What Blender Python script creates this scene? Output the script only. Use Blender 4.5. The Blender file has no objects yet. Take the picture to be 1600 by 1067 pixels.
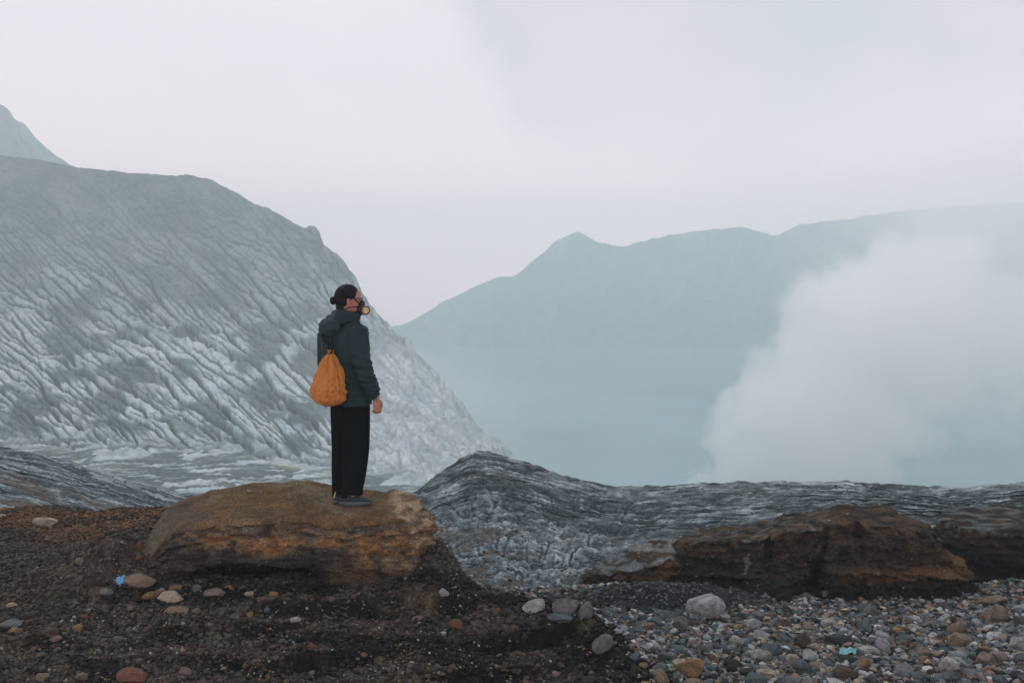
import bpy, bmesh, math, random
import numpy as np
from mathutils import Vector, Matrix

# ------------------------------------------------------------------ camera, light, sky
sc = bpy.context.scene
COL = sc.collection
R = math.radians
EYE = 1.62                       # eye height above the ledge the person stands on (z = 0)
FPX, HOR = 1556.0, 470.0         # focal length and horizon in photo pixels
PITCH = math.atan((533.5 - HOR) / FPX)
cam_d = bpy.data.cameras.new('camera'); cam = bpy.data.objects.new('camera', cam_d); COL.objects.link(cam)
cam_d.sensor_width = 36.0; cam_d.lens = 36.0 * FPX / 1600.0
cam_d.clip_start = 0.1; cam_d.clip_end = 9000
cam.location = (0, 0, EYE); cam.rotation_euler = (R(90) - PITCH, 0, 0)
sc.camera = cam

SUN_AZ, SUN_EL = R(-35), R(48)   # azimuth from +Y towards +X
sun_d = bpy.data.lights.new('sun', 'SUN'); sun = bpy.data.objects.new('sun', sun_d); COL.objects.link(sun)
sun_d.energy = 0.95; sun_d.angle = R(18); sun_d.color = (1.0, 0.965, 0.95)
sdir = Vector((math.sin(SUN_AZ) * math.cos(SUN_EL), math.cos(SUN_AZ) * math.cos(SUN_EL), math.sin(SUN_EL)))
sun.rotation_euler = sdir.to_track_quat('Z', 'Y').to_euler()

world = bpy.data.worlds.new('World'); sc.world = world; world.use_nodes = True
def build_world():
    nt = world.node_tree; n = nt.nodes; l = nt.links; n.clear()
    out = n.new('ShaderNodeOutputWorld')
    sky = n.new('ShaderNodeTexSky'); sky.sky_type = 'NISHITA'; sky.sun_disc = False
    sky.sun_elevation = SUN_EL; sky.sun_rotation = SUN_AZ; sky.altitude = 2000
    bg1 = n.new('ShaderNodeBackground'); bg1.inputs[1].default_value = 0.1; l.new(sky.outputs[0], bg1.inputs[0])
    tc = n.new('ShaderNodeTexCoord')
    nz = n.new('ShaderNodeTexNoise'); nz.inputs['Scale'].default_value = 2.6; nz.inputs['Detail'].default_value = 3.0
    nz.inputs['Roughness'].default_value = 0.45; nz.inputs['Distortion'].default_value = 0.6
    mp = n.new('ShaderNodeMapping'); mp.inputs['Scale'].default_value = (1, 1, 1.7); mp.inputs['Location'].default_value = (0.3, 0.1, 0.5)
    l.new(tc.outputs['Generated'], mp.inputs[0]); l.new(mp.outputs[0], nz.inputs[0])
    # smoke-grey cloud bank: everything above and right of a slanting plane through the eye
    def dirv(px, py):
        v = -(py - 533.5) / FPX; u = (px - 800) / FPX
        return Vector((u, v * math.sin(PITCH) + math.cos(PITCH), v * math.cos(PITCH) - math.sin(PITCH))).normalized()
    nrm = dirv(480, 60).cross(dirv(1330, 350)).normalized()
    if nrm.dot(dirv(1300, 40)) < 0: nrm = -nrm
    dp = n.new('ShaderNodeVectorMath'); dp.operation = 'DOT_PRODUCT'; dp.inputs[1].default_value = nrm
    l.new(tc.outputs['Generated'], dp.inputs[0])
    m1 = n.new('ShaderNodeMath'); m1.operation = 'MULTIPLY_ADD'; m1.inputs[1].default_value = 0.75; m1.inputs[2].default_value = -0.375
    l.new(nz.outputs[0], m1.inputs[0])
    m2 = n.new('ShaderNodeMath'); m2.operation = 'ADD'; l.new(dp.outputs['Value'], m2.inputs[0]); l.new(m1.outputs[0], m2.inputs[1])
    mr = n.new('ShaderNodeMapRange'); mr.interpolation_type = 'SMOOTHSTEP'
    mr.inputs['From Min'].default_value = -0.06; mr.inputs['From Max'].default_value = 0.10
    l.new(m2.outputs[0], mr.inputs['Value'])
    nz2 = n.new('ShaderNodeTexNoise'); nz2.inputs['Scale'].default_value = 5.0; nz2.inputs['Detail'].default_value = 4.0
    l.new(mp.outputs[0], nz2.inputs[0])
    pale = n.new('ShaderNodeValToRGB'); e = pale.color_ramp.elements
    e[0].position = 0.3; e[0].color = SKY_A; e[1].position = 0.7; e[1].color = SKY_B
    l.new(nz2.outputs[0], pale.inputs[0])
    grey = n.new('ShaderNodeValToRGB'); e = grey.color_ramp.elements
    e[0].position = 0.3; e[0].color = SKY_C; e[1].position = 0.7; e[1].color = SKY_D
    l.new(nz2.outputs[0], grey.inputs[0])
    mx = n.new('ShaderNodeMix'); mx.data_type = 'RGBA'
    l.new(mr.outputs[0], mx.inputs['Factor']); l.new(pale.outputs[0], mx.inputs['A']); l.new(grey.outputs[0], mx.inputs['B'])
    sx = n.new('ShaderNodeSeparateXYZ'); l.new(tc.outputs['Generated'], sx.inputs[0])
    mr2 = n.new('ShaderNodeMapRange'); mr2.interpolation_type = 'SMOOTHSTEP'
    for k_, q_ in (('From Min', 0.0), ('From Max', 0.26), ('To Min', 1.0), ('To Max', 0.0)): mr2.inputs[k_].default_value = q_
    l.new(sx.outputs['Z'], mr2.inputs['Value'])
    mx2 = n.new('ShaderNodeMix'); mx2.data_type = 'RGBA'; l.new(mr2.outputs[0], mx2.inputs['Factor']); l.new(mx.outputs['Result'], mx2.inputs['A']); mx2.inputs['B'].default_value = SKY_H; mx = mx2
    bg2 = n.new('ShaderNodeBackground'); bg2.inputs[1].default_value = SKY_K; l.new(mx.outputs['Result'], bg2.inputs[0])
    ms = n.new('ShaderNodeMixShader'); ms.inputs[0].default_value = 0.93
    l.new(bg1.outputs[0], ms.inputs[1]); l.new(bg2.outputs[0], ms.inputs[2]); l.new(ms.outputs[0], out.inputs[0])
SKY_A = (0.90, 0.80, 0.83, 1); SKY_B = (0.99, 0.83, 0.89, 1)     # pale lavender cloud
SKY_C = (0.58, 0.605, 0.635, 1); SKY_D = (0.80, 0.68, 0.73, 1)     # smoke-grey cloud
SKY_H = (1.85, 1.22, 1.28, 1)                                       # pink-white glow low over the far rim
SKY_K = 1.16
build_world()
sc.view_settings.view_transform = 'Standard'; sc.view_settings.look = 'None'
sc.view_settings.exposure = 0.0; sc.view_settings.gamma = 1.0; sc.view_settings.use_curve_mapping = False
sc.render.engine = 'CYCLES'
cy = sc.cycles
cy.max_bounces = 14; cy.diffuse_bounces = 2; cy.glossy_bounces = 2; cy.transmission_bounces = 4; cy.transparent_max_bounces = 12
cy.volume_bounces = 12; cy.volume_step_rate = 1.0; cy.volume_max_steps = 256
cy.use_denoising = True; cy.use_adaptive_sampling = True; cy.adaptive_threshold = 0.02
cy.sample_clamp_indirect = 4.0

# ------------------------------------------------------------------ helpers
rng = np.random.default_rng(7)
def ray(px, py):
    px = np.asarray(px, float); py = np.asarray(py, float)
    u = (px - 800) / FPX; v = -(py - 533.5) / FPX
    yy = v * math.sin(PITCH) + math.cos(PITCH); zz = v * math.cos(PITCH) - math.sin(PITCH)
    return u / yy, zz / yy
def at(px, py, d):
    """the world point a distance d ahead of the eye that the photo shows at (px, py)"""
    a, b = ray(px, py)
    return np.stack(np.broadcast_arrays(a * d, np.asarray(d, float) + 0 * a, EYE + b * d), -1)
def tag(o, label=None, cat=None, group=None, kind=None):
    if label: o['label'] = label
    if cat: o['category'] = cat
    if group: o['group'] = group
    if kind: o['kind'] = kind
    return o
def smooth(a, b, x):
    t = np.clip((x - a) / (b - a), 0, 1); return t * t * (3 - 2 * t)
_perm = {}
def _tab(seed):
    if seed not in _perm:
        r = np.random.default_rng(1000 + seed)
        p = r.permutation(256); g = r.uniform(0, 2 * np.pi, 256)
        _perm[seed] = (np.concatenate([p, p]), np.cos(g).astype(np.float32), np.sin(g).astype(np.float32), r.uniform(-1, 1, (256, 3)).astype(np.float32))
    return _perm[seed]
def noise2(x, y, seed=0):
    p, gx, gy, _ = _tab(seed)
    xf = np.floor(x); yf = np.floor(y); xi = xf.astype(np.int64) & 255; yi = yf.astype(np.int64) & 255
    fx = (x - xf).astype(np.float32); fy = (y - yf).astype(np.float32)
    u = fx * fx * fx * (fx * (fx * 6 - 15) + 10); v = fy * fy * fy * (fy * (fy * 6 - 15) + 10)
    def c(i, j):
        h = p[p[(xi + i) & 255] + ((yi + j) & 255)]
        return gx[h] * (fx - i) + gy[h] * (fy - j)
    a = c(0, 0); b = c(1, 0); d = c(0, 1); e = c(1, 1)
    return 1.5 * ((a + u * (b - a)) * (1 - v) + (d + u * (e - d)) * v)
def noise3(x, y, z, seed=0):
    p, _, _, g = _tab(seed)
    xf, yf, zf = np.floor(x), np.floor(y), np.floor(z)
    xi, yi, zi = (q.astype(np.int64) & 255 for q in (xf, yf, zf))
    fx, fy, fz = (x - xf), (y - yf), (z - zf)
    u, v, w = (q * q * q * (q * (q * 6 - 15) + 10) for q in (fx, fy, fz))
    def c(i, j, k):
        h = p[(p[(p[(xi + i) & 255] + yi + j) & 255] + zi + k) & 255]
        q = g[h]; return q[..., 0] * (fx - i) + q[..., 1] * (fy - j) + q[..., 2] * (fz - k)
    L = lambda a, b, t: a + t * (b - a)
    return 1.2 * L(L(L(c(0,0,0), c(1,0,0), u), L(c(0,1,0), c(1,1,0), u), v), L(L(c(0,0,1), c(1,0,1), u), L(c(0,1,1), c(1,1,1), u), v), w)
def fbm2(x, y, o=4, seed=0, gain=0.5):
    s = 0; a = 1.0
    for i in range(o):
        s = s + a * noise2(x, y, seed + i); x = x * 2.03 + 11.3; y = y * 2.03 + 5.1; a *= gain
    return s
def fbm3(x, y, z, o=3, seed=0, gain=0.5):
    s = 0; a = 1.0
    for i in range(o):
        s = s + a * noise3(x, y, z, seed + i); x = x * 2.03 + 3.3; y = y * 2.03 + 5.1; z = z * 2.03 + 1.7; a *= gain
    return s
def pchip(x, X, Y):
    """monotone cubic through (X, Y)"""
    X = np.asarray(X, float); Y = np.asarray(Y, float); h = np.diff(X); d = np.diff(Y) / h
    m = np.zeros_like(Y); m[0] = d[0]; m[-1] = d[-1]
    s = d[:-1] * d[1:] > 0
    w1 = 2 * h[1:] + h[:-1]; w2 = h[1:] + 2 * h[:-1]
    with np.errstate(all='ignore'):
        mm = (w1 + w2) / (w1 / d[:-1] + w2 / d[1:])
    m[1:-1] = np.where(s, mm, 0)
    x = np.clip(np.asarray(x, float), X[0], X[-1]); i = np.clip(np.searchsorted(X, x) - 1, 0, len(h) - 1)
    t = (x - X[i]) / h[i]; t2 = t * t; t3 = t2 * t
    return (2*t3 - 3*t2 + 1) * Y[i] + (t3 - 2*t2 + t) * h[i] * m[i] + (-2*t3 + 3*t2) * Y[i+1] + (t3 - t2) * h[i] * m[i+1]
def mesh_np(name, V, F, mat=None, parent=None, col=None, flat=False, fcount=4):
    """one mesh object out of numpy vertices and equal-sized faces"""
    me = bpy.data.meshes.new(name); V = np.asarray(V, np.float32).reshape(-1, 3); F = np.asarray(F, np.int32).reshape(-1, fcount)
    me.vertices.add(len(V)); me.vertices.foreach_set('co', V.ravel())
    me.loops.add(F.size); me.loops.foreach_set('vertex_index', F.ravel())
    me.polygons.add(len(F)); me.polygons.foreach_set('loop_start', np.arange(0, F.size, fcount, dtype=np.int32))
    me.polygons.foreach_set('loop_total', np.full(len(F), fcount, np.int32))
    me.update(calc_edges=True)
    if not flat: me.polygons.foreach_set('use_smooth', np.ones(len(F), bool))
    if col is not None:
        a = me.color_attributes.new('col', 'FLOAT_COLOR', 'POINT')
        c = np.ones((len(V), 4), np.float32); c[:, :3] = np.asarray(col).reshape(-1, 3); a.data.foreach_set('color', c.ravel())
    o = bpy.data.objects.new(name, me); COL.objects.link(o); o.parent = parent
    if mat: me.materials.append(mat)
    return o
def grid_faces(nr, nc, wrap=False):
    i = np.arange(nr - 1)[:, None]; j = np.arange(nc if wrap else nc - 1)[None, :]; k = (j + 1) % nc
    return np.stack([i * nc + j, i * nc + k, (i + 1) * nc + k, (i + 1) * nc + j], -1).reshape(-1, 4)
def mix(a, b, t):
    t = np.asarray(t)[..., None]; return np.asarray(a) * (1 - t) + np.asarray(b) * t

class Nodes:
    def __init__(s, name):
        s.m = bpy.data.materials.new(name); s.m.use_nodes = True; s.nt = s.m.node_tree; s.nt.nodes.clear()
        s.out = s.nt.nodes.new('ShaderNodeOutputMaterial')
    def new(s, t, **kw):
        n = s.nt.nodes.new('ShaderNode' + t)
        for k, v in kw.items(): setattr(n, k, v)
        return n
    def link(s, a, b): s.nt.links.new(a, b)
    def noise(s, vec, scale, detail=4, rough=0.55):
        n = s.new('TexNoise'); n.inputs['Scale'].default_value = scale; n.inputs['Detail'].default_value = detail; n.inputs['Roughness'].default_value = rough
        s.link(vec, n.inputs['Vector']); return n.outputs[0]
    def maprange(s, v, a, b, c, d):
        n = s.new('MapRange'); s.link(v, n.inputs[0])
        for k, q in zip(range(1, 5), (a, b, c, d)): n.inputs[k].default_value = q
        return n.outputs[0]
    def mixc(s, f, a, b, blend='MIX'):
        n = s.new('Mix', data_type='RGBA', blend_type=blend)
        for sock, v in (('Factor', f), ('A', a), ('B', b)):
            i = n.inputs[sock]
            if isinstance(v, (int, float)): i.default_value = v
            elif isinstance(v, tuple): i.default_value = v if len(v) == 4 else v + (1,)
            else: s.link(v, i)
        return n.outputs['Result']
def earth_mat(name, scale, lo, hi, bump, bdist, rough=0.95, fine=None, coord='Object', speck=(0.55, 1.6)):
    """albedo from the mesh's own colour attribute, broken up by grain and fine relief"""
    g = Nodes(name); tc = g.new('TexCoord'); vec = tc.outputs[coord]
    at_ = g.new('Attribute', attribute_name='col')
    n1 = g.noise(vec, scale, 6, 0.65); f = g.maprange(n1, 0.3, 0.7, lo, hi)
    cc = g.new('CombineColor')
    for k in range(3): g.link(f, cc.inputs[k])
    c = g.mixc(1.0, at_.outputs['Color'], cc.outputs[0], 'MULTIPLY')
    n4 = g.noise(vec, (fine or scale * 4) * 1.3, 3, 0.75); f4 = g.maprange(n4, 0.28, 0.72, speck[0], speck[1]); c4 = g.new('CombineColor')
    for k in range(3): g.link(f4, c4.inputs[k])
    c = g.mixc(1.0, c, c4.outputs[0], 'MULTIPLY')
    n2 = g.noise(vec, scale * 0.31, 3, 0.6)
    c = g.mixc(1.0, c, g.mixc(g.maprange(n2, 0.4, 0.7, 0, 1), (0.78, 0.87, 0.92), (1.12, 1.13, 1.08)), 'MULTIPLY')
    b = g.new('Bump'); b.inputs['Strength'].default_value = bump; b.inputs['Distance'].default_value = bdist
    n3 = g.noise(vec, fine or scale * 1.7, 8, 0.7); g.link(n3, b.inputs['Height'])
    p = g.new('BsdfPrincipled'); p.inputs['Roughness'].default_value = rough; p.inputs['Specular IOR Level'].default_value = 0.06
    g.link(c, p.inputs['Base Color']); g.link(b.outputs[0], p.inputs['Normal']); g.link(p.outputs[0], g.out.inputs[0])
    return g.m

def erode(H, K, m=0.5, iters=12, diff=0.06, fixed=None):
    """stream-power erosion on a regular height grid: water finds its way down and cuts branching gullies"""
    nr, nc = H.shape; N = nr * nc; idx = np.arange(N).reshape(nr, nc); off = [(-1,-1),(-1,0),(-1,1),(0,-1),(0,1),(1,-1),(1,0),(1,1)]
    fixed = np.zeros_like(H, bool) if fixed is None else fixed; fx = fixed.ravel()
    jr = np.random.default_rng(5)
    for it in range(iters):
        P = np.pad(H, 1, constant_values=1e9); best = np.zeros_like(H); rec = idx.copy()
        for dy, dx in off:
            s = (H - P[1 + dy:1 + dy + nr, 1 + dx:1 + dx + nc]) / math.hypot(dy, dx) * jr.uniform(0.55, 1.0, H.shape); k = s > best; best = np.where(k, s, best); rec = np.where(k, idx + dy * nc + dx, rec)
        rec[fixed] = idx[fixed]; order = np.argsort(-H.ravel(), kind='stable').tolist(); rl = rec.ravel().tolist(); A = [1.0] * N
        for i in order:
            j = rl[i]
            if j != i: A[j] += A[i]
        An = np.array(A); F = K * An ** m; Fl = F.tolist(); h = H.ravel().tolist()
        for i in reversed(order):
            j = rl[i]
            if j != i: f = Fl[i]; h[i] = (h[i] + f * h[j]) / (1 + f)
        H2 = np.array(h).reshape(nr, nc); Q = np.pad(H2, 1, mode='edge'); lap = Q[:-2, 1:-1] + Q[2:, 1:-1] + Q[1:-1, :-2] + Q[1:-1, 2:] - 4 * H2
        H = np.where(fixed, H, H2 + diff * lap)
    return H, An.reshape(nr, nc)
def blur(a, n):
    for _ in range(n):
        P = np.pad(a, 1, mode='edge'); a = (P[:-2, 1:-1] + P[2:, 1:-1] + P[1:-1, :-2] + P[1:-1, 2:] + 2 * a) / 6
    return a
def sample(G, x0, y0, dx, X, Y):
    u = np.clip((X - x0) / dx, 0, G.shape[1] - 1.001); v = np.clip((Y - y0) / dx, 0, G.shape[0] - 1.001); i = u.astype(int); j = v.astype(int); a = u - i; b = v - j
    return (G[j, i] * (1 - a) + G[j, i + 1] * a) * (1 - b) + (G[j + 1, i] * (1 - a) + G[j + 1, i + 1] * a) * b
def net(cols, rows_t, px, t):
    """cols: {px: [(py, d), ...]}; returns py, d on the grid px (n) x t (m), smooth both ways"""
    ks = sorted(cols); T = np.asarray(rows_t, float)
    PY = np.stack([pchip(t, T, [q[0] for q in cols[k]]) for k in ks], 1)
    D = np.stack([pchip(t, T, [q[1] for q in cols[k]]) for k in ks], 1)
    py = np.stack([pchip(px, ks, PY[i]) for i in range(len(t))]); d = np.stack([pchip(px, ks, D[i]) for i in range(len(t))])
    return py, d
# ------------------------------------------------------------------ far setting: peak, far rim, lake, crater wall
LAKE_Z = -43.0
def far_land(name, crest, base, dc, db, n, rows, amp, seed, colf, mat):
    px = np.linspace(crest[0][0], crest[-1][0], n); t = np.linspace(0, 1, rows)
    c = np.interp(px, *zip(*crest)) + 2.2 * fbm2(px / 22, px * 0 + seed, 4, seed)
    b = np.interp(px, *zip(*base))
    PX, T = np.meshgrid(px, t)
    prof = T ** 1.25
    PY = b[None] + (c - b)[None] * prof; D = db + (dc - db) * T + 0 * PX
    P = at(PX, PY, D)
    wx = PX / 46 + 0.9 * fbm2(PX / 90, PY / 60, 2, seed + 3)
    spur = np.abs(noise2(wx, PY / 190, seed + 5)) + 0.45 * np.abs(noise2(wx * 2.3, PY / 80, seed + 6))
    k = np.sin(np.pi * np.clip(T, 0, 1)) ** 0.6
    P[..., 1] -= k * amp * (spur - 0.4) * 3.0
    P[..., 2] += k * amp * 0.35 * (spur - 0.4)
    # rear side falls away so that the land has depth
    back = P[-1].copy()[None].repeat(6, 0); s = np.linspace(0.15, 1, 6)[:, None]
    back[..., 1] += s * dc * 0.2; back[..., 2] += s * (LAKE_Z - 2 - back[..., 2]); P = np.concatenate([P, back])
    base_row = P[:1].copy(); base_row[..., 2] = LAKE_Z - 1.0; base_row[..., 1] -= 4; P = np.concatenate([base_row, P])
    col = colf(P, np.concatenate([spur[:1], spur, np.repeat(spur[-1:], 6, 0)]))
    return tag(mesh_np(name, P, grid_faces(P.shape[0], P.shape[1]), mat, col=col), kind='structure')
m_far = earth_mat('far_slope_earth', 0.05, 0.7, 1.3, 0.4, 3.0, fine=0.2)
def col_far(P, s): return mix((0.035, 0.085, 0.082), (0.16, 0.24, 0.225), np.clip(s * 0.9 + 0.25 * noise2(P[..., 0] / 40, P[..., 2] / 15, 9), 0, 1))
far_land('far_hills', [(-200, 520), (300, 535), (560, 524), (640, 503), (700, 468), (770, 435), (805, 431), (832, 408), (868, 378), (885, 368), (902, 361), (912, 368), (935, 378), (970, 386), (1010, 375),
        (1080, 362), (1130, 357), (1160, 354), (1185, 362), (1215, 369), (1250, 350), (1290, 347), (1400, 331), (1500, 322), (1600, 317), (1800, 308), (2200, 330), (2700, 400)],
        [(-200, 541), (2700, 541)], 1080, 985, 900, 110, 45, 31, col_far, m_far)
def col_peak(P, s): return mix((0.035, 0.08, 0.085), (0.13, 0.19, 0.185), np.clip(s * 0.8 + 0.5 * fbm2(P[..., 0] / 12, P[..., 2] / 10, 3, 9), 0, 1))
far_land('distant_peak', [(-900, 60), (-500, 70), (-200, 110), (-60, 140), (0, 163), (14, 172), (22, 185), (40, 196), (58, 218), (78, 236), (100, 252), (150, 280), (260, 320), (420, 420)],
        [(-900, 500), (420, 500)], 640, 520, 500, 120, 14, 57, col_peak, m_far)

def mk_water():
    g = Nodes('lake_water'); tc = g.new('TexCoord')
    p = g.new('BsdfPrincipled'); p.inputs['Roughness'].default_value = 0.16; p.inputs['IOR'].default_value = 1.33
    n = g.noise(tc.outputs['Object'], 0.011, 3, 0.5)
    c = g.mixc(g.maprange(n, 0.35, 0.65, 0, 1), (0.15, 0.32, 0.33), (0.09, 0.22, 0.23)); g.link(c, p.inputs['Base Color'])
    b = g.new('Bump'); b.inputs['Strength'].default_value = 0.35; b.inputs['Distance'].default_value = 0.25
    mp = g.new('Mapping'); mp.inputs['Scale'].default_value = (0.5, 1.2, 1); g.link(tc.outputs['Object'], mp.inputs[0])
    g.link(g.noise(mp.outputs[0], 0.8, 4, 0.6), b.inputs['Height']); g.link(b.outputs[0], p.inputs['Normal'])
    g.link(p.outputs[0], g.out.inputs[0]); return g.m
xs = np.linspace(-1400, 1400, 24); ys = np.linspace(60, 1335, 24); X, Y = np.meshgrid(xs, ys)
tag(mesh_np('lake_water', np.stack([X, Y, X * 0 + LAKE_Z], -1), grid_faces(24, 24), mk_water()), kind='structure')

# crater wall: floor of the valley (t 0..0.35), scree slope up to the rim (t 0.35..1)
def crater_wall():
    nc, nr = 860, 400
    px = np.concatenate([np.linspace(-520, -20, 80, endpoint=False), np.linspace(-20, 830, nc - 80)]); t = np.linspace(0, 1, nr)
    T0 = [0, 0.14, 0.30, 0.62, 1.0]
    cols = {
        -520: [(860, 40), (720, 80), (640, 115), (420, 190), (170, 265)],
        -200: [(860, 40), (735, 80), (680, 118), (470, 200), (225, 280)],
        0:    [(850, 42), (745, 80), (700, 120), (495, 205), (243, 290)],
        130:  [(845, 42), (748, 80), (706, 122), (500, 212), (263, 300)],
        300:  [(840, 42), (752, 82), (712, 126), (520, 220), (279, 318)],
        420:  [(840, 44), (756, 86), (722, 132), (545, 225), (318, 330)],
        500:  [(842, 46), (762, 92), (735, 140), (580, 228), (377, 325)],
        560:  [(846, 50), (768, 100), (744, 150), (612, 232), (448, 315)],
        620:  [(852, 55), (776, 110), (752, 165), (645, 238), (512, 306)],
        680:  [(860, 62), (790, 125), (764, 185), (690, 245), (578, 298)],
        740:  [(870, 75), (805, 150), (780, 210), (730, 255), (648, 292)],
        790:  [(885, 90), (818, 180), (795, 232), (765, 262), (702, 290)],
        830:  [(900, 110), (840, 210), (815, 250), (790, 270), (745, 288)]}
    PY, D = net(cols, T0, px, t)
    PX = np.broadcast_to(px[None], PY.shape); T = np.broadcast_to(t[:, None], PY.shape)
    # crest line detail: crags along the descending right-hand ridge
    crest = [(-520, 170), (0, 243), (60, 250), (120, 262), (200, 270), (275, 275), (290, 273), (330, 281), (345, 290), (372, 303), (395, 318), (425, 328), (440, 338), (462, 350), (474, 357), (478, 356), (482, 353), (492, 354),
             (499, 362), (503, 374), (507, 384), (522, 393), (536, 404), (545, 420), (556, 432), (566, 455), (580, 478), (594, 492), (612, 512), (628, 525), (638, 524), (644, 532), (650, 548), (680, 578), (700, 600), (720, 625), (745, 660), (760, 676), (785, 688), (800, 706), (830, 745)]
    lift = np.interp(px, *zip(*crest)) - PY[-1]
    rug = smooth(420, 560, px)
    lift = lift - (1.0 + 2.6 * rug) * np.abs(fbm2(px / 15, px * 0 + 3.3, 4, 70)) + 2 * rug
    PY = PY + lift[None] * smooth(0.86, 1.0, T)
    P = at(PX, PY, D)
    # gullies: erosion of the slope, in a frame where the fall line runs down and towards the lake
    gx0, gy0, gd = -60.0, 225.0, 1.7; gx = np.arange(gx0, 850, gd); gy = np.arange(gy0, 790, gd); GX, GY = np.meshgrid(gx, gy)
    fx_ = np.cumsum(np.interp(gx, [-60, 200, 420, 560, 700, 850], [1.35, 1.20, 1.05, 0.75, 0.45, 0.35])) * gd
    fy_ = np.cumsum(np.interp(gy, [225, 500, 620, 700, 760], [1.0, 0.95, 0.70, 0.40, 0.25])) * gd
    H0 = -(fx_[None] + fy_[:, None]) * 0.55
    Hn = H0 + 5.0 * fbm2(GX / 58, GY / 58, 4, 40, 0.5) + 12 * noise2(GX / 170, GY / 130, 45) + 0.5 * fbm2(GX / 5, GY / 5, 2, 49)
    fix = np.zeros(H0.shape, bool); fix[-1] = True; fix[:, -1] = True
    He, Ae = erode(Hn, 0.028, 0.53, 14, 0.05, fix)
    loc = He - blur(He, 60); loc2 = He - blur(He, 6); La = np.log(blur(Ae, 1))
    dH = sample(loc, gx0, gy0, gd, PX, PY); dF = sample(loc2, gx0, gy0, gd, PX, PY); LA = sample(La, gx0, gy0, gd, PX, PY)
    low = fbm2(PX / 150, PY / 120, 3, 40); up = smooth(0.28, 0.40, T); rough = fbm2(PX / 9, PY / 7, 4, 60)
    topfade = (0.10 + 0.90 * smooth(290, 600, PY)) * (0.75 + 0.5 * np.clip(noise2(PX / 110, PY / 90, 91), -1, 1)); rightf = 1 - 0.72 * smooth(500, 660, PX)
    disp = up * np.clip(dH, -12, 10) * 0.30 * topfade * rightf
    cr = 0.8 * smooth(0.84, 0.97, T) * smooth(420, 540, PX) + 0.45 * smooth(540, 640, PX) * up
    crag = np.abs(fbm2(PX / 30, PY / 34, 5, 66, 0.52)) * 3.4
    disp = disp + cr * (crag - 1.2) * (1 - smooth(0.985, 1.0, T)) + rough * 0.22
    # flat valley floor: braided low flows
    fl = 1 - up
    fy = PY + 0.05 * PX
    fy = fy + 5 * noise2(PX / 110, PY / 30, 82) - 10 * smooth(300, 600, PX)
    braid = np.abs(fbm2(PX / 190 + 0.3 * low, fy / 17.0, 5, 80, 0.62)) * 1.35 + 0.12 * np.abs(noise2(PX / 60, fy / 4.5 + low, 81))
    disp = disp + fl * (braid * 0.35 - 0.2)
    P[..., 1] -= 0.55 * disp * up; P[..., 2] += disp * (0.75 - 0.3 * fl)
    # albedo: ash grey, pale salt crusts on the interfluves of the lower slope, darker tone in the channels
    ridge_ = smooth(-1.1, 1.0, dF * 1.4 + 0.28 * dH - 0.25 * (LA - 1.5) + 0.45 * rough)
    salt = smooth(430, 640, PY + 55 * low + 0.06 * PX) * up
    saltm = np.clip((salt * 1.1 + 0.22 * up * smooth(300, 420, PY)) * smooth(-0.35, 0.15, fbm2(PX / 75 + 2, PY / 44, 3, 84) + 0.3 * low + 0.02), 0, 1)
    col = mix((0.042, 0.072, 0.076), (0.115, 0.165, 0.166), 0.25 + 0.75 * (ridge_ * (0.35 + 0.65 * smooth(250, 450, PY)) + 0.35 * (1 - smooth(250, 450, PY))))
    col = col * (1 + 0.22 * np.clip(fbm2(PX / 120 - PY / 90, (PX + PY) / 200, 3, 93), -1, 1))[..., None]
    col = mix(col, (0.21, 0.205, 0.21), 0.35 * smooth(0.0, 0.5, fbm2(PX / 80, PY / 60, 2, 85) + 0.4 * smooth(380, 600, PX)))
    col = mix(col, (0.54, 0.60, 0.61), saltm * ridge_ * 0.92)
    basin = smooth(0.18, 0.42, fbm2(PX / 62, PY / 30, 3, 63)) * smooth(560, 640, PY) * up
    col = mix(col, (0.11, 0.14, 0.14), 0.75 * basin)
    col = mix(col, np.array((0.60, 0.61, 0.625)) * (0.84 + 0.18 * ridge_)[..., None], 0.70 * smooth(500, 640, PX + 0.35 * (PY - 560)) * up)
    fcol = mix((0.10, 0.13, 0.13), (0.50, 0.55, 0.555), smooth(0.38, 0.74, braid + 0.3 * low + 0.1))
    fcol = mix(fcol, (0.27, 0.28, 0.22), 0.5 * smooth(0.1, 0.5, noise2(PX / 70, fy / 9, 87)))
    col = mix(fcol, col, up)
    col = col * (1 + 0.18 * np.clip(rough, -1, 1))[..., None]
    dk = smooth(0.42, 0.62, fbm2(PX / 14, PY / 9, 3, 88)) * up * (1 - smooth(480, 640, PX)); col = col * (1 - 0.3 * dk)[..., None]
    s = np.linspace(0.1, 1, 6)[:, None, None]; back = P[-1:].repeat(6, 0)
    back = back + s * np.array([-20.0, 95.0, 0]); back[..., 2] += (s[..., 0] ** 1.5) * (LAKE_Z - 2 - back[..., 2])
    P = np.concatenate([P, back]); col = np.concatenate([col, col[-1:].repeat(6, 0)])
    m = earth_mat('crater_wall_earth', 0.35, 0.85, 1.15, 0.55, 0.5, fine=1.2, speck=(0.68, 1.36))
    return tag(mesh_np('crater_wall', P, grid_faces(*P.shape[:2]), m, col=np.clip(col, 0.01, 0.8)), kind='structure')
crater_wall()
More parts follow.
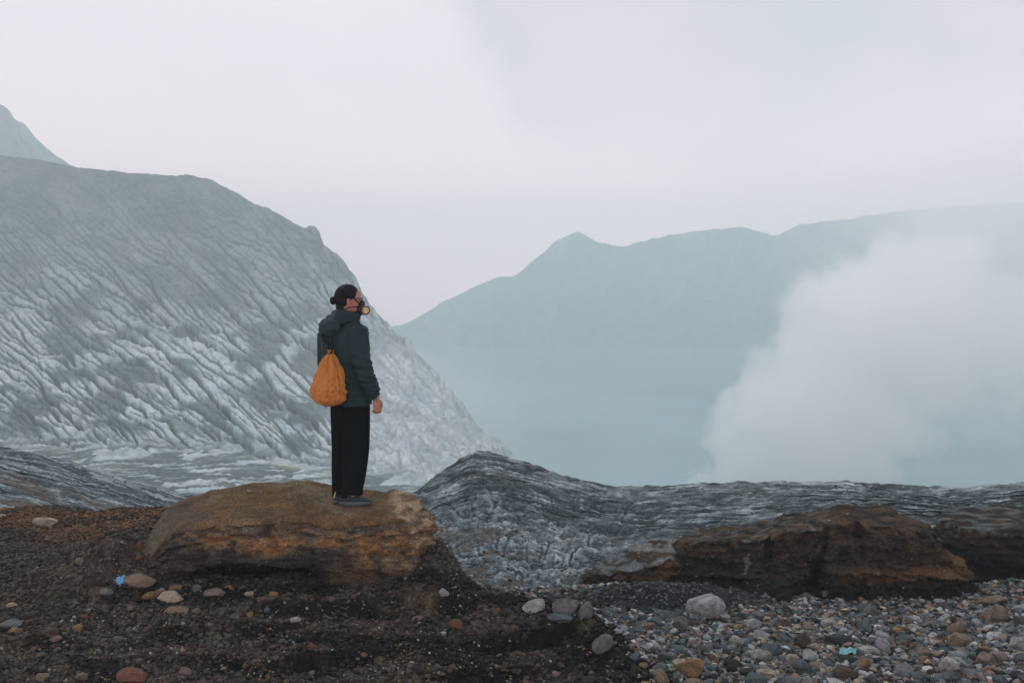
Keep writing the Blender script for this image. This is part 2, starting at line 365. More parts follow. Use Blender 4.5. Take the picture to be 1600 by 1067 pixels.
# ------------------------------------------------------------------ eroded badland ridge between the ledge and the lake
def badlands():
    T0 = [0, 0.22, 0.5, 0.8, 0.9, 1.0]
    raw = {-520: [(850, 10.6), (800, 11.6), (700, 14), (610, 17)], -300: [(845, 10.6), (800, 11.6), (730, 14.2), (645, 17.5)], 0: [(832, 10.8), (800, 12.0), (752, 15), (697, 19)],
           100: [(832, 10.8), (802, 12.2), (764, 15.2), (720, 19)], 200: [(835, 10.8), (806, 12.4), (780, 15.5), (748, 20)], 300: [(840, 10.8), (815, 12.8), (797, 16), (775, 21)],
           450: [(860, 10.4), (840, 12.2), (822, 16), (800, 21)], 600: [(880, 9.8), (850, 11.2), (818, 14), (787, 18)], 655: [(900, 9.4), (858, 10.6), (808, 13), (764, 16.5)],
           700: [(920, 9.2), (866, 10.4), (805, 12.4), (730, 15.5)], 750: [(935, 9.0), (872, 10.2), (800, 12.2), (706, 15.4)], 820: [(948, 8.8), (888, 10.0), (806, 12.4), (722, 16)],
           900: [(952, 8.8), (876, 10.1), (812, 12.6), (748, 17)], 980: [(950, 9), (870, 10.4), (814, 13), (761, 18)], 1100: [(935, 9.9), (864, 11.0), (808, 14), (755, 19)],
           1300: [(925, 10.2), (852, 11.8), (802, 14.5), (753, 19.5)], 1400: [(925, 10.6), (852, 12.2), (805, 14.6), (757, 19.5)], 1490: [(925, 11.0), (852, 12.4), (807, 14.6), (762, 19)],
           1600: [(925, 11.3), (852, 12.5), (805, 14.5), (754, 18.5)], 1900: [(925, 11.6), (845, 12.6), (792, 14.5), (735, 18)], 2150: [(925, 11.6), (845, 12.6), (787, 14.5), (725, 18)]}
    cols = {k: v + [(v[3][0] + 22, v[3][1] + 6), (v[3][0] + 120, v[3][1] + 16)] for k, v in raw.items()}
    px = np.concatenate([np.linspace(-520, -20, 90, endpoint=False), np.linspace(-20, 1620, 900, endpoint=False), np.linspace(1620, 2150, 70)])
    t = np.concatenate([np.linspace(0, 0.8, 330), np.linspace(0.8, 1.0, 20)[1:]])
    PY, D = net(cols, T0, px, t); PX = np.broadcast_to(px[None], PY.shape); T = np.broadcast_to(t[:, None], PY.shape)
    crest = PY[329][None]
    q = PY - crest
    bref = np.interp(px, [-520, 560, 640, 700, 750, 800, 860, 930, 990, 1100, 2200], [0, 0, -26, 2, 15, 9, 3, 0, 0, 0, 0])[None]
    q2 = q - bref * 0.9 + 0.13 * np.maximum(PX - 1150, 0) * smooth(12, 50, q)
    qs = q2
    low = fbm2(PX / 170, qs / 40, 3, 20); mid = fbm2(PX / 60, qs / 16, 3, 24); fine = fbm2(PX / 20, qs / 4.6, 4, 28, 0.6)
    gully = smooth(600, 640, PX) * (1 - smooth(960, 1090, PX)) * smooth(56, 92, q - 0.9 * bref + 14 * fbm2(PX / 90, PY / 60, 3, 57))
    gl = np.exp(-((PX - (835 + 0.35 * (PY - 850))) / 190.0) ** 2)
    gully = np.clip(gully * (0.6 + 0.6 * gl), 0, 1)
    qq = q2 + 3.0 * low + 0.8 * mid + 0.4 * fine
    def steps(q, per):
        f = q / per - np.floor(q / per); k = np.floor(q / per)
        prof = smooth(0.42, 1.0, f)                        # tread, then riser
        return f, prof, k
    f1, p1, k1 = steps(qq, 11.0); f2, p2, k2 = steps(qq + 0.6 * mid, 4.8)
    vis = (1 - smooth(0.79, 0.81, T))
    dDdq = np.abs(np.gradient(D, axis=0) / (np.gradient(PY, axis=0) - 1e-6)); dDdq = np.clip(dDdq, 0.005, 0.5)
    var = 0.6 + 0.5 * np.clip(noise2(PX / 90, k1 * 3.7, 33), -1, 1)
    D2 = D + vis * (1 - 0.45 * gully) * dDdq * (11 * (f1 - p1) * 0.55 * var + 4.8 * (f2 - p2) * 0.5)
    P = at(PX, PY, D2)
    # branching gullies that drain to the mouth between the ledge and the bluffs
    gx0, gy0, gd = 520.0, 690.0, 1.5; gx = np.arange(gx0, 1640, gd); gy = np.arange(gy0, 965, gd); GX, GY = np.meshgrid(gx, gy)
    H0 = 0.62 * np.sqrt((np.abs(GX - 838) * 0.95) ** 2 + (1.25 * (955 - GY)) ** 2 + 100)
    Hn = H0 + 15 * fbm2(GX / 110, GY / 52, 5, 38, 0.5); fix = np.zeros(H0.shape, bool); fix[-1] = True
    He, Ae = erode(Hn, 0.022, 0.55, 12, 0.12, fix)
    dH = sample(He - blur(He, 45), gx0, gy0, gd, PX, PY); dF = sample(He - blur(He, 5), gx0, gy0, gd, PX, PY)
    inr = smooth(530, 600, PX) * (1 - smooth(1560, 1630, PX))
    sc_ = D / FPX
    crag = np.abs(fbm2(PX / 16, PY / 8.0, 4, 37, 0.6))
    P[..., 2] += vis * sc_ * (inr * np.clip(dH, -14, 9) * (0.26 + 0.40 * gully) + 2.0 * mid + (1.2 + 1.2 * gully) * fine + (1.0 + 2.0 * gully) * (crag - 0.4))
    ridge = fbm2(px / 18, px * 0 + 1.1, 4, 41) * 0.022 + np.abs(fbm2(px / 70, px * 0 + 4.1, 2, 45)) * 0.05
    P[..., 2] += (smooth(0.70, 0.8, T)) * ridge[None]
    # albedo
    darkb = np.array((0.036, 0.050, 0.054)); greyb = np.array((0.10, 0.125, 0.13)); white = np.array((0.34, 0.385, 0.40)); brown = np.array((0.095, 0.078, 0.062))
    base = mix(darkb, greyb, np.clip(0.5 + 0.45 * mid + 0.35 * low + 0.3 * fine, 0, 1))
    tread = (1 - smooth(0.40, 0.62, f1))
    st1 = fbm2(PX / 130 + 0.5 * low, qq / 3.2, 4, 46, 0.66); st2 = fbm2(PX / 36, qq / 2.2, 3, 52, 0.6)
    bz = fbm2(PX / 210, q2 / 20.0, 3, 48)
    wh = smooth(0.16, 0.32, st1 + 0.5 * bz + 0.42 * tread - 0.36 + 0.30 * (1 - smooth(8, 55, q)) - 0.15 * smooth(60, 100, q)) * (0.45 + 0.55 * smooth(-0.45, 0.15, st2))
    wh = np.maximum(wh, 0.75 * smooth(0.40, 0.66, st2 + 0.3 * bz + 0.15 * tread))
    wh *= 0.35 + 0.65 * smooth(-0.25, 0.2, fbm2(PX / 48, PY / 15, 4, 59))
    wh = np.maximum(wh, (1 - smooth(380, 520, PX)) * smooth(0.05, 0.3, st1 + 0.3 * st2 - 0.05) * 0.9)
    wh *= (1 - 0.9 * gully) * (1 - 0.5 * smooth(45, 80, q) * smooth(900, 1100, PX))
    base = mix(base, darkb * 0.6, (0.7 + 0.25 * (1 - smooth(380, 520, PX))) * smooth(0.1, 0.5, fbm2(PX / 70, qq / 5.0, 3, 56)))
    col = mix(base, white, np.clip(wh, 0, 1) * 0.9)
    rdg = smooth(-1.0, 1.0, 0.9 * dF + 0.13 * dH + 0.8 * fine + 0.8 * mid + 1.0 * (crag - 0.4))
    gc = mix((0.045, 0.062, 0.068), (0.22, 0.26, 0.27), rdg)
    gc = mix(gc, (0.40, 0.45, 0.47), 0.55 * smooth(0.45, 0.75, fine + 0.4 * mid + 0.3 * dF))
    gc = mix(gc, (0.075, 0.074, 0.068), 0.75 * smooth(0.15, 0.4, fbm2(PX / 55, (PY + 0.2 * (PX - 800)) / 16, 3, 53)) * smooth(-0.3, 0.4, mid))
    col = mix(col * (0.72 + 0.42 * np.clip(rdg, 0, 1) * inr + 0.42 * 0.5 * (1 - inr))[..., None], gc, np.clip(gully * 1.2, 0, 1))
    lb = (1 - smooth(180, 460, PX)); col = mix(col, brown, lb * smooth(-0.05, 0.3, noise2(PX / 90, q2 / 20, 49)) * smooth(30, 60, q) * 0.75)
    nearb = smooth(640, 700, PX) * (1 - smooth(790, 860, PX)) * smooth(0.02, 0.22, noise2(PX / 60, (PY + 0.35 * (PX - 700)) / 13, 58)) * smooth(815, 830, PY)
    col = mix(col, (0.12, 0.095, 0.075), 0.7 * nearb)
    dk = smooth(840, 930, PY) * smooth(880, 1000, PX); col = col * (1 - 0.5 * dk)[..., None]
    global BAD; BAD = (P, gully * vis)
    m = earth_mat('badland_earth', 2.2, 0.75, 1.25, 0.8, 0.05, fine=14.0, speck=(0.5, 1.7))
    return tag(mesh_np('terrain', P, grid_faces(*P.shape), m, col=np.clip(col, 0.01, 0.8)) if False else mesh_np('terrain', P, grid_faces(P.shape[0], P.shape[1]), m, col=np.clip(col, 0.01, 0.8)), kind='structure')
badlands()

# ------------------------------------------------------------------ near ground: soil bench on the left, pebble bed lower on the right
EDGE = np.array([(-40, 13), (-12, 11), (-6, 10.55), (-4.2, 10.4), (-3, 10.25), (-2.2, 9.8), (-1.2, 9.3), (-0.62, 8.6), (-0.52, 8.05), (-0.27, 7.40), (0.0, 7.32), (0.28, 7.24), (0.5, 7.08), (0.70, 6.86), (0.85, 6.56), (1.05, 6.3), (1.5, 5.7), (2.2, 4.8), (4, 2.0)])
def soil_side(x, y):
    """signed distance to the lip of the soil bench, positive on the bench"""
    best = np.full(x.shape, 1e9); sg = np.ones(x.shape)
    for (ax, ay), (bx, by) in zip(EDGE[:-1], EDGE[1:]):
        dx, dy = bx - ax, by - ay; L = dx * dx + dy * dy
        t = np.clip(((x - ax) * dx + (y - ay) * dy) / L, 0, 1); ex, ey = x - (ax + t * dx), y - (ay + t * dy); d = np.hypot(ex, ey)
        s = np.where(dx * (y - ay) - dy * (x - ax) < 0, 1.0, -1.0); m = d < best
        best = np.where(m, d, best); sg = np.where(m, s, sg)
    return best * sg
LEDGES = [(-0.98, -0.28, 7.27, 7.20, 0.075), (-1.85, -0.95, 7.02, 7.12, 0.085), (-1.95, -1.45, 6.83, 6.90, 0.06), (-2.5, -2.1, 6.86, 6.86, 0.05), (-2.2, -0.9, 6.45, 6.5, 0.05), (-0.2, 0.55, 6.62, 6.9, 0.08), (-3.9, -3.0, 6.6, 6.7, 0.03), (-0.7, 0.3, 6.3, 6.42, 0.05)]
def ground(x, y, full=False):
    x = np.asarray(x, float); y = np.asarray(y, float)
    sd = soil_side(x, y) + 0.05 * fbm2(x * 3.1, y * 3.1, 3, 101)
    m = smooth(-0.34, 0.06, sd); m = np.where(x < -0.6, smooth(-1.1, 0.05, sd), m)
    soil = -0.50 - 0.23 * np.maximum(7.6 - y, 0) - 0.055 * np.maximum(y - 8.4, 0) + 0.035 * fbm2(x * 0.9, y * 1.3, 3, 103) + 0.016 * fbm2(x * 4, y * 5, 4, 107)
    soil += 0.07 * np.exp(-((x + 4.75) / 0.35) ** 2 - ((y - 10.1) / 0.5) ** 2) + 0.09 * np.exp(-((x + 3.85) / 0.5) ** 2 - ((y - 10.0) / 0.5) ** 2) + 0.1 * np.exp(-((x + 3.1) / 0.4) ** 2 - ((y - 9.9) / 0.5) ** 2)
    soil -= 0.10 * np.exp(-((x + 3.2) / 0.22) ** 2) * smooth(7.4, 8.6, y)           # small gully left of the ledge
    lip_shade = 0 * x
    for a, b, y0, y1, h in LEDGES:
        u = (x - a) / (b - a); yc = y0 + (y1 - y0) * u - 0.05 * np.sin(np.clip(u, 0, 1) * np.pi) + 0.035 * fbm2(x * 6, y * 0 + h * 90, 3, 109)
        w = smooth(-0.12, 0.15, u) * (1 - smooth(0.85, 1.12, u)); e = y - yc
        soil += h * w * (smooth(-0.035, 0.02, e) * np.exp(-np.maximum(e, 0) / 0.35)) - 0.4 * h * w * np.exp(-((e + 0.08) / 0.07) ** 2)
        lip_shade = np.maximum(lip_shade, w * np.exp(-((e + 0.02) / 0.075) ** 2))  # shade under the ledge lips, put into the soil colour as a dark band
    bed = -0.95 - 1.1 * smooth(8.7, 10.6, y) + 0.10 * smooth(3.6, 5.2, x) + 0.04 * fbm2(x * 1.3, y * 1.7, 3, 113) + 0.02 * fbm2(x * 6, y * 6, 3, 117)
    soil_l = 0.31 * np.exp(-((x + 3.06) / 0.36) ** 2 - ((y - 7.85) / 0.45) ** 2) * (1 + 0.35 * np.clip(fbm2(x * 4, y * 4, 3, 141), -1, 1)) + 0.10 * np.exp(-((x + 2.6) / 0.22) ** 2 - ((y - 7.25) / 0.22) ** 2) * 0
    soil = soil + soil_l
    soil = soil + 0.16 * np.exp(-((x + 0.62) / 0.16) ** 2 - ((y - 7.75) / 0.4) ** 2)
    bed += 0.13 * np.exp(-((x - 1.25) / 0.55) ** 2 - ((y - 8.45) / 0.30) ** 2)       # dark talus under the right-hand bluff
    z = bed * (1 - m) + soil * m
    z -= 2.2 * smooth(10.3, 13.5, y) * m
    if full: return z, sd, m, lip_shade
    return z
def near_ground():
    nc, nr = 1000, 320
    px = np.concatenate([np.linspace(-1100, -30, 80, endpoint=False), np.linspace(-30, 1630, 840, endpoint=False), np.linspace(1630, 2700, 80)])
    d = np.concatenate([np.geomspace(1.2, 5.9, 40, endpoint=False), np.geomspace(5.9, 13.5, nr - 40)])
    X = ((px - 800) / FPX)[None] * d[:, None]; Y = np.broadcast_to(d[:, None], X.shape)
    Z, sd, m, lip_shade = ground(X, Y, True)
    lo = fbm2(X * 0.8, Y * 1.1, 3, 121); md = fbm2(X * 3.0, Y * 4.2, 4, 123); fi = fbm2(X * 16, Y * 16, 3, 127, 0.65)
    Z = Z + 0.006 * fi + 0.024 * np.abs(fbm2(X * 7, Y * 9, 4, 130, 0.62)) - 0.012
    brown = np.array((0.052, 0.043, 0.035)); grey = np.array((0.046, 0.047, 0.043)); dark = np.array((0.007, 0.0095, 0.0105)); ochre = np.array((0.125, 0.068, 0.034)); gold = np.array((0.14, 0.115, 0.07))
    col = mix(brown, grey, np.clip(0.5 + 0.8 * lo + 0.4 * md, 0, 1))
    rim = smooth(8.6, 9.6, Y + 0.5 * lo + 0.25 * md) * (1 - smooth(-2.4, -1.9, X))
    col = mix(col, ochre, rim * smooth(-0.35, 0.25, md + 0.5 * lo + 0.1))
    dkp = smooth(0.05, 0.42, fbm2(X * 1.3 + 3, Y * 3.1, 3, 133) + 0.26 * smooth(-2.6, -1.0, X) - 0.15) * (Y < 8.6) * smooth(-3.2, -2.4, X)
    col = mix(col, dark, np.clip(dkp * 0.85 + 1.0 * lip_shade, 0, 1))
    col = mix(col, dark, smooth(0.62, 0.15, sd) * smooth(-0.1, 0.5, X) * (X > -0.3) * 0.95)  # dark soil along the bank edge, blackened further with the bank's painted shade
    col = mix(col, gold, 0.35 * smooth(0.1, 0.5, fbm2(X * 2.2, Y * 5, 3, 137)) * (1 - dkp))
    gr = np.clip(fbm2(X * 34, Y * 34, 2, 139), -1, 1); col = col * (1 + 0.55 * gr * (1 - 0.5 * dkp))[..., None]
    bedc = mix((0.045, 0.052, 0.052), (0.10, 0.105, 0.10), np.clip(0.5 + md, 0, 1)) * (1 + 0.5 * gr)[..., None]
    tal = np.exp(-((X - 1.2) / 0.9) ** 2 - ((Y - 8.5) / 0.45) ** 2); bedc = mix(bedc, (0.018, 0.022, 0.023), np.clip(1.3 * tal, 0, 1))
    col = mix(bedc, col, m)
    m_ = earth_mat('soil', 9.0, 0.65, 1.4, 0.8, 0.02, fine=45.0, speck=(0.45, 1.9))
    tag(mesh_np('ground', np.stack([X, Y, Z], -1), grid_faces(X.shape[0], X.shape[1]), m_, col=np.clip(col, 0.004, 0.8)), kind='structure')
near_ground()

# ------------------------------------------------------------------ earth bluffs with layered faces
def closed_curve(pts, n):
    p = np.array(pts, float); k = len(p); out = []
    q = np.concatenate([p[-1:], p, p[:2]])
    per = 60
    for i in range(1, k + 1):
        for s in np.linspace(0, 1, per, endpoint=False):
            a, b, c, d = q[i - 1], q[i], q[i + 1], q[i + 2]
            out.append(0.5 * ((2 * b) + (-a + c) * s + (2 * a - 5 * b + 4 * c - d) * s * s + (-a + 3 * b - 3 * c + d) * s ** 3))
    out = np.array(out); L = np.concatenate([[0], np.cumsum(np.hypot(*np.diff(np.concatenate([out, out[:1]]), axis=0).T))])
    s = np.linspace(0, L[-1], n, endpoint=False); o2 = np.concatenate([out, out[:1]])
    return np.stack([np.interp(s, L, o2[:, 0]), np.interp(s, L, o2[:, 1])], -1)
FACES = []
def calm(x, y): return np.exp(-(((x + 1.30) / 0.26) ** 2 + ((y - 7.93) / 0.2) ** 2) ** 2)      # trodden flat where the person stands
def bluff(name, outline, top, base, prof, colf, n, rows, cap, mat, rough=0.03, seed=0, round_=0.10):
    o = closed_curve(outline, n)                                   # counter-clockwise seen from above
    tg = np.roll(o, -1, 0) - np.roll(o, 1, 0); tg /= np.linalg.norm(tg, axis=1)[:, None]; nr = np.stack([tg[:, 1], -tg[:, 0]], -1)
    c = o.mean(0); V = []
    s = np.linspace(0, 1, rows)                                    # 0 foot .. 1 lip
    S, J = np.meshgrid(s, np.arange(n), indexing='ij'); ox, oy = o[J, 0], o[J, 1]; nx, ny = nr[J, 0], nr[J, 1]
    tz = top(ox, oy); Z = base + (tz - round_ * 0.55 - base) * S
    off = prof(S, ox, oy, Z)
    strat = 0.018 * noise2(Z * 26 + 0.6 * fbm2(ox * 1.2, oy * 1.2, 2, seed + 3), ox * 0.7, seed + 4) + 0.022 * np.abs(noise2(Z * 11 + 0.5 * ox * 0.3, ox * 1.1, seed + 5))
    rd = -round_ * (1 - np.sqrt(np.clip(1 - np.clip((S - 0.86) / 0.14, 0, 1) ** 2 * 0.75, 0, 1)))
    off = off + strat * smooth(0.0, 0.15, S) + rd
    X = ox + nx * off; Y = oy + ny * off
    u = np.linspace(0, 1, cap + 1)[1:, None]                       # lip .. centre
    X1, Y1 = X[-1][None], Y[-1][None]
    CX = X1 + (c[0] - X1) * u ** 1.15; CY = Y1 + (c[1] - Y1) * u ** 1.15
    CZ = top(CX, CY) - round_ * 0.55 * (1 - smooth(0, 0.16, u)) ** 2
    AX = np.concatenate([X, CX]); AY = np.concatenate([Y, CY]); AZ = np.concatenate([Z, CZ])
    k = np.concatenate([smooth(0, 0.1, S), np.ones_like(CX)]); kk = np.concatenate([np.ones_like(X), np.broadcast_to(1 - 0.65 * smooth(0, 0.12, u), CX.shape)])
    dn = fbm3(AX * 4.5, AY * 4.5, AZ * 7, 4, seed + 10, 0.55) * rough + fbm3(AX * 30, AY * 30, AZ * 38, 2, seed + 15) * rough * 0.30
    dn = dn + rough * 1.1 * (0.35 - np.abs(fbm3(AX * 7, AY * 7, AZ * 11, 4, seed + 20, 0.6))) - rough * 1.5 * smooth(0.62, 0.85, 1 - np.abs(noise3(AX * 5.5, AY * 5.5, AZ * 1.6, seed + 25))) * np.concatenate([np.ones_like(X), np.zeros_like(CX)]) * 0.6
    dn = dn * (1 - calm(AX, AY))
    # outward push: sideways on the face, upwards on the top
    NX = np.concatenate([nx, CX * 0]); NY = np.concatenate([ny, CX * 0]); NZ = np.concatenate([Z * 0, CX * 0 + 1])
    AX = AX + NX * dn * k * kk; AY = AY + NY * dn * k * kk; AZ = AZ + NZ * dn * kk * 0.6
    P = np.stack([AX, AY, AZ], -1); isf = np.concatenate([S * 0 + 1, CX * 0])
    col = colf(AX, AY, AZ, isf, np.concatenate([S, CX * 0 + 1]))
    F = grid_faces(rows + cap, n, wrap=True)
    global FACES; FACES.append((P, isf * np.concatenate([np.ones_like(X), np.zeros_like(CX)]), col))
    return mesh_np(name, P, F, mat, col=np.clip(col, 0.004, 0.8))
m_bluff = earth_mat('bluff_earth', 11.0, 0.65, 1.35, 0.9, 0.02, fine=40.0, speck=(0.45, 1.85))

def top_a(x, y):
    px = 800 + x / np.maximum(y, 1) * FPX
    z = np.interp(px, [200, 225, 240, 262, 300, 330, 360, 400, 440, 462, 480, 500, 530, 560, 600, 625, 650, 670], [-0.34, -0.27, -0.20, -0.10, -0.045, 0.0, 0.012, 0.02, 0.03, 0.055, 0.045, 0.01, -0.005, 0.0, 0.005, 0.02, 0.0, -0.02])
    z = z + 0.03 * smooth(7.9, 8.4, y) * (px < 520) - 0.05 * smooth(7.75, 7.4, y) - 0.012 * smooth(7.8, 8.5, y) * (px > 520)
    z = z + 0.02 * fbm2(x * 3, y * 4, 3, 201) + 0.035 * np.exp(-((px - 612) / 9) ** 2 - ((y - 8.25) / 0.18) ** 2) + 0.05 * np.exp(-((px - 628) / 7) ** 2 - ((y - 7.72) / 0.1) ** 2)
    flat = np.exp(-(((x + 1.3) / 0.28) ** 2 + ((y - 7.93) / 0.22) ** 2) ** 2)
    return z * (1 - flat)
def prof_a(S, x, y, z):
    front = smooth(7.7, 7.45, y); px = 800 + x / y * FPX
    cav = smooth(245, 285, px) * (1 - smooth(455, 520, px)) * front
    o = 0.05 * np.sin(S * 3.3) - 0.30 * cav * (1 - smooth(0.36, 0.50, S + 0.05 * np.sin(x * 7))) + 0.10 * (1 - cav) * (1 - smooth(0, 0.35, S)) * front
    o = o + 0.20 * smooth(-0.85, -0.65, x) * (1 - smooth(0.0, 0.6, S))
    o = o - 0.03 * np.exp(-((S - 0.84 - 0.03 * np.sin(x * 3)) / 0.025) ** 2) * front - 0.03 * np.exp(-((S - 0.62 + 0.03 * np.sin(x * 5)) / 0.03) ** 2)
    flake = smooth(-0.98, -0.78, x); o = o + flake * (0.06 * np.abs(noise2(S * 4, y * 5 + x * 5, 203)) + 0.035 * np.round(2.5 * noise2(S * 6, y * 7 + x * 4, 204)) / 2.5)
    return o
def col_a(x, y, z, isf, S):
    w = fbm2(x * 1.6, y * 1.6 + z * 2, 3, 205); w2 = fbm2(x * 6, z * 14 + y * 3, 3, 207); w3 = fbm2(x * 2.2, z * 18, 3, 209)
    px = 800 + x / y * FPX; zz = z + 0.07 * w + 0.02 * w2
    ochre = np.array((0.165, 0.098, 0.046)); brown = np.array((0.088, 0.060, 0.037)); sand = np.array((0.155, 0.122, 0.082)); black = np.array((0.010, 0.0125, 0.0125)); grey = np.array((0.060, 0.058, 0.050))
    c = mix(brown, sand, np.clip(0.5 + 0.7 * w3, 0, 1))
    c = mix(c, ochre, np.clip(0.9 * smooth(-0.24, -0.20, zz) * (1 - smooth(-0.12, -0.085, zz)) + 0.75 * smooth(490, 560, px) * smooth(-0.35, -0.25, zz), 0, 1) * smooth(-0.4, 0.3, w2 + 0.3))
    c = mix(c, grey, 0.8 * smooth(0.05, 0.4, fbm2(x * 3.1, z * 7, 3, 211)) * isf)
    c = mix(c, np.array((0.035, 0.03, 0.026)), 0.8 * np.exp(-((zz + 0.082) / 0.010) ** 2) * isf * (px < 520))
    c = mix(c, grey * 0.6, (1 - smooth(-0.28, -0.22, zz)) * isf * (1 - smooth(500, 600, px))); c = mix(c, black, (1 - smooth(-0.38, -0.32, zz)) * isf * (1 - smooth(470, 540, px)))  # grey layer, then the undercut's shade painted black into the foot
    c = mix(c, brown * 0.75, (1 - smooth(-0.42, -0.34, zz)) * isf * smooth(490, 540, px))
    left = (1 - smooth(255, 330, px + 60 * w)); c = mix(c, np.array((0.058, 0.050, 0.042)), left * 0.85)
    tp = mix(ochre * 0.72, brown, np.clip(0.5 + w2, 0, 1)); tp = mix(tp, sand, 0.55 * smooth(0.1, 0.5, w)); tp = mix(tp, grey, left * 0.7)
    c = c * (1 + 0.5 * np.clip(fbm3(x * 11, y * 11, z * 26, 3, 213), -0.9, 0.9) * isf)[..., None]; c = mix(c, black * 2, 0.75 * smooth(0.33, 0.5, fbm3(x * 5, y * 5, z * 6, 3, 217)) * isf)
    pale = smooth(595, 625, px) * smooth(-0.1, 0.4, w2 + 0.2); tp = mix(tp, (0.30, 0.235, 0.155), pale * 0.8)
    c = mix(tp, c, smooth(0.0, 0.12, -z + 0.02 * w) * isf)
    fl = smooth(-0.80, -0.71, x) * smooth(-0.1, 0.2, w2); c = mix(c, (0.30, 0.26, 0.19), 0.55 * fl * isf)
    return c
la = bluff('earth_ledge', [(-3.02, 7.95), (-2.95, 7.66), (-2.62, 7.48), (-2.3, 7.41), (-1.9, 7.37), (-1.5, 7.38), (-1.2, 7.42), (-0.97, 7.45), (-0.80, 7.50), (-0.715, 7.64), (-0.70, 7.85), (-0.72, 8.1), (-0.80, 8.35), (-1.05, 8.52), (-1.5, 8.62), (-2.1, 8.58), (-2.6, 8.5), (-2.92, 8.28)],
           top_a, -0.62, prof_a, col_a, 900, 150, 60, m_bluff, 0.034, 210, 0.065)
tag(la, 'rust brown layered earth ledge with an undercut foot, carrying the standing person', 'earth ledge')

def top_b(x, y):
    px = 800 + x / np.maximum(y, 1) * FPX
    z = np.interp(px, [1040, 1075, 1100, 1150, 1190, 1215, 1250, 1300, 1312, 1330, 1400, 1412, 1450, 1490, 1502, 1530, 1560], [-0.62, -0.56, -0.54, -0.53, -0.50, -0.46, -0.42, -0.375, -0.335, -0.33, -0.34, -0.385, -0.40, -0.44, -0.50, -0.62, -0.70])
    return z + 0.03 * fbm2(x * 3.5, y * 4, 3, 221) - 0.04 * smooth(9.1, 9.6, y)
def prof_b(S, x, y, z):
    front = smooth(9.0, 8.8, y)
    crev = np.exp(-((x - 2.27) / 0.035) ** 2) + 1.2 * np.exp(-((x - 2.62 - 0.1 * S) / 0.03) ** 2) + 0.9 * np.exp(-((x - 3.03) / 0.04) ** 2) + 0.6 * np.exp(-((x - 1.95) / 0.03) ** 2)
    o = 0.10 * (1 - smooth(0, 0.4, S)) + 0.05 * np.sin(S * 3.1) - 0.10 * crev * front + (0.09 * np.abs(noise2(x * 2.6, S * 1.5, 223)) + 0.05 * np.abs(noise2(x * 8 + 2 * S, S * 1.2, 224)) - 0.05) * front
    return o - 0.22 * smooth(0.5, 1.0, S) * smooth(3.6, 3.95, x) - 0.05 * np.exp(-((S - 0.45) / 0.05) ** 2) * front + 0.07 * (1 - smooth(0.50, 0.56, S + 0.04 * np.sin(x * 6))) * front - 0.05 * (x > 1.6) * (x < 2.3) * (1 - smooth(0.1, 0.35, S))
def col_b(x, y, z, isf, S):
    w = fbm2(x * 1.5, y * 1.5 + z * 2, 3, 225); w2 = fbm2(x * 5, z * 13 + y * 3, 3, 227); px = 800 + x / y * FPX; zz = z + 0.06 * w + 0.02 * w2
    c = mix((0.020, 0.020, 0.018), (0.056, 0.043, 0.031), np.clip(0.5 + 0.8 * w2 + 0.4 * w, 0, 1))
    c = mix(c, (0.088, 0.054, 0.030), smooth(1310, 1350, px) * smooth(-0.80, -0.76, zz) * (1 - smooth(-0.70, -0.66, zz)))
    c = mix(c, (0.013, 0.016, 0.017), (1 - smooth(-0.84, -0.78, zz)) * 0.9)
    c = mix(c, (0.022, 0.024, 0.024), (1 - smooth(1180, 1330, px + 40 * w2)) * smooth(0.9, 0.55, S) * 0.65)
    c = mix(c, (0.070, 0.048, 0.032), 0.7 * smooth(0.85, 1.0, S) * smooth(-0.2, 0.3, w2 + 0.1))
    salt = smooth(0.38, 0.6, fbm3(x * 4, y * 4, z * 3, 3, 229)); c = mix(c, (0.22, 0.24, 0.245), 0.5 * smooth(0.42, 0.6, fbm3(x * 9, y * 9, z * 3.5, 3, 229)) * (px < 1380) * isf)
    c = mix(c, (0.16, 0.18, 0.185), 0.35 * (1 - isf) * smooth(0.1, 0.4, fbm2(x * 9, y * 9, 3, 231)) * (px < 1300))
    return c
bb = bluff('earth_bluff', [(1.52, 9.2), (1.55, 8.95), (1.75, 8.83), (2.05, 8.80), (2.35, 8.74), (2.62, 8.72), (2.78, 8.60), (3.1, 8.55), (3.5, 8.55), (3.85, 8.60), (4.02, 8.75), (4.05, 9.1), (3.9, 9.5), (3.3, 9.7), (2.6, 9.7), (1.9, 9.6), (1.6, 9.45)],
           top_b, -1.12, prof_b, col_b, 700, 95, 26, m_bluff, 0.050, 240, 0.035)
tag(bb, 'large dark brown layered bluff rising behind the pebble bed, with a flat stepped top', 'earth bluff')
def top_c(x, y): return -0.70 - 0.03 * smooth(4.55, 4.4, x) + 0.03 * fbm2(x * 3, y * 3, 3, 251)
def prof_c(S, x, y, z): return 0.08 * (1 - S) + 0.05 * np.abs(noise2(x * 2, S * 2, 253)) - 0.06 * np.exp(-((S - 0.4) / 0.08) ** 2)
def col_c(x, y, z, isf, S):
    w2 = fbm2(x * 4, z * 13 + y * 3, 3, 257); c = mix((0.018, 0.018, 0.017), (0.048, 0.036, 0.026), np.clip(0.4 + w2, 0, 1) * smooth(0.4, 0.9, S))
    c = mix(c, (0.010, 0.013, 0.014), (1 - smooth(0.2, 0.45, S))); return mix(c, (0.15, 0.17, 0.175), 0.5 * smooth(0.93, 0.99, S) * smooth(0.0, 0.4, fbm2(x * 5, y * 6, 3, 259)))
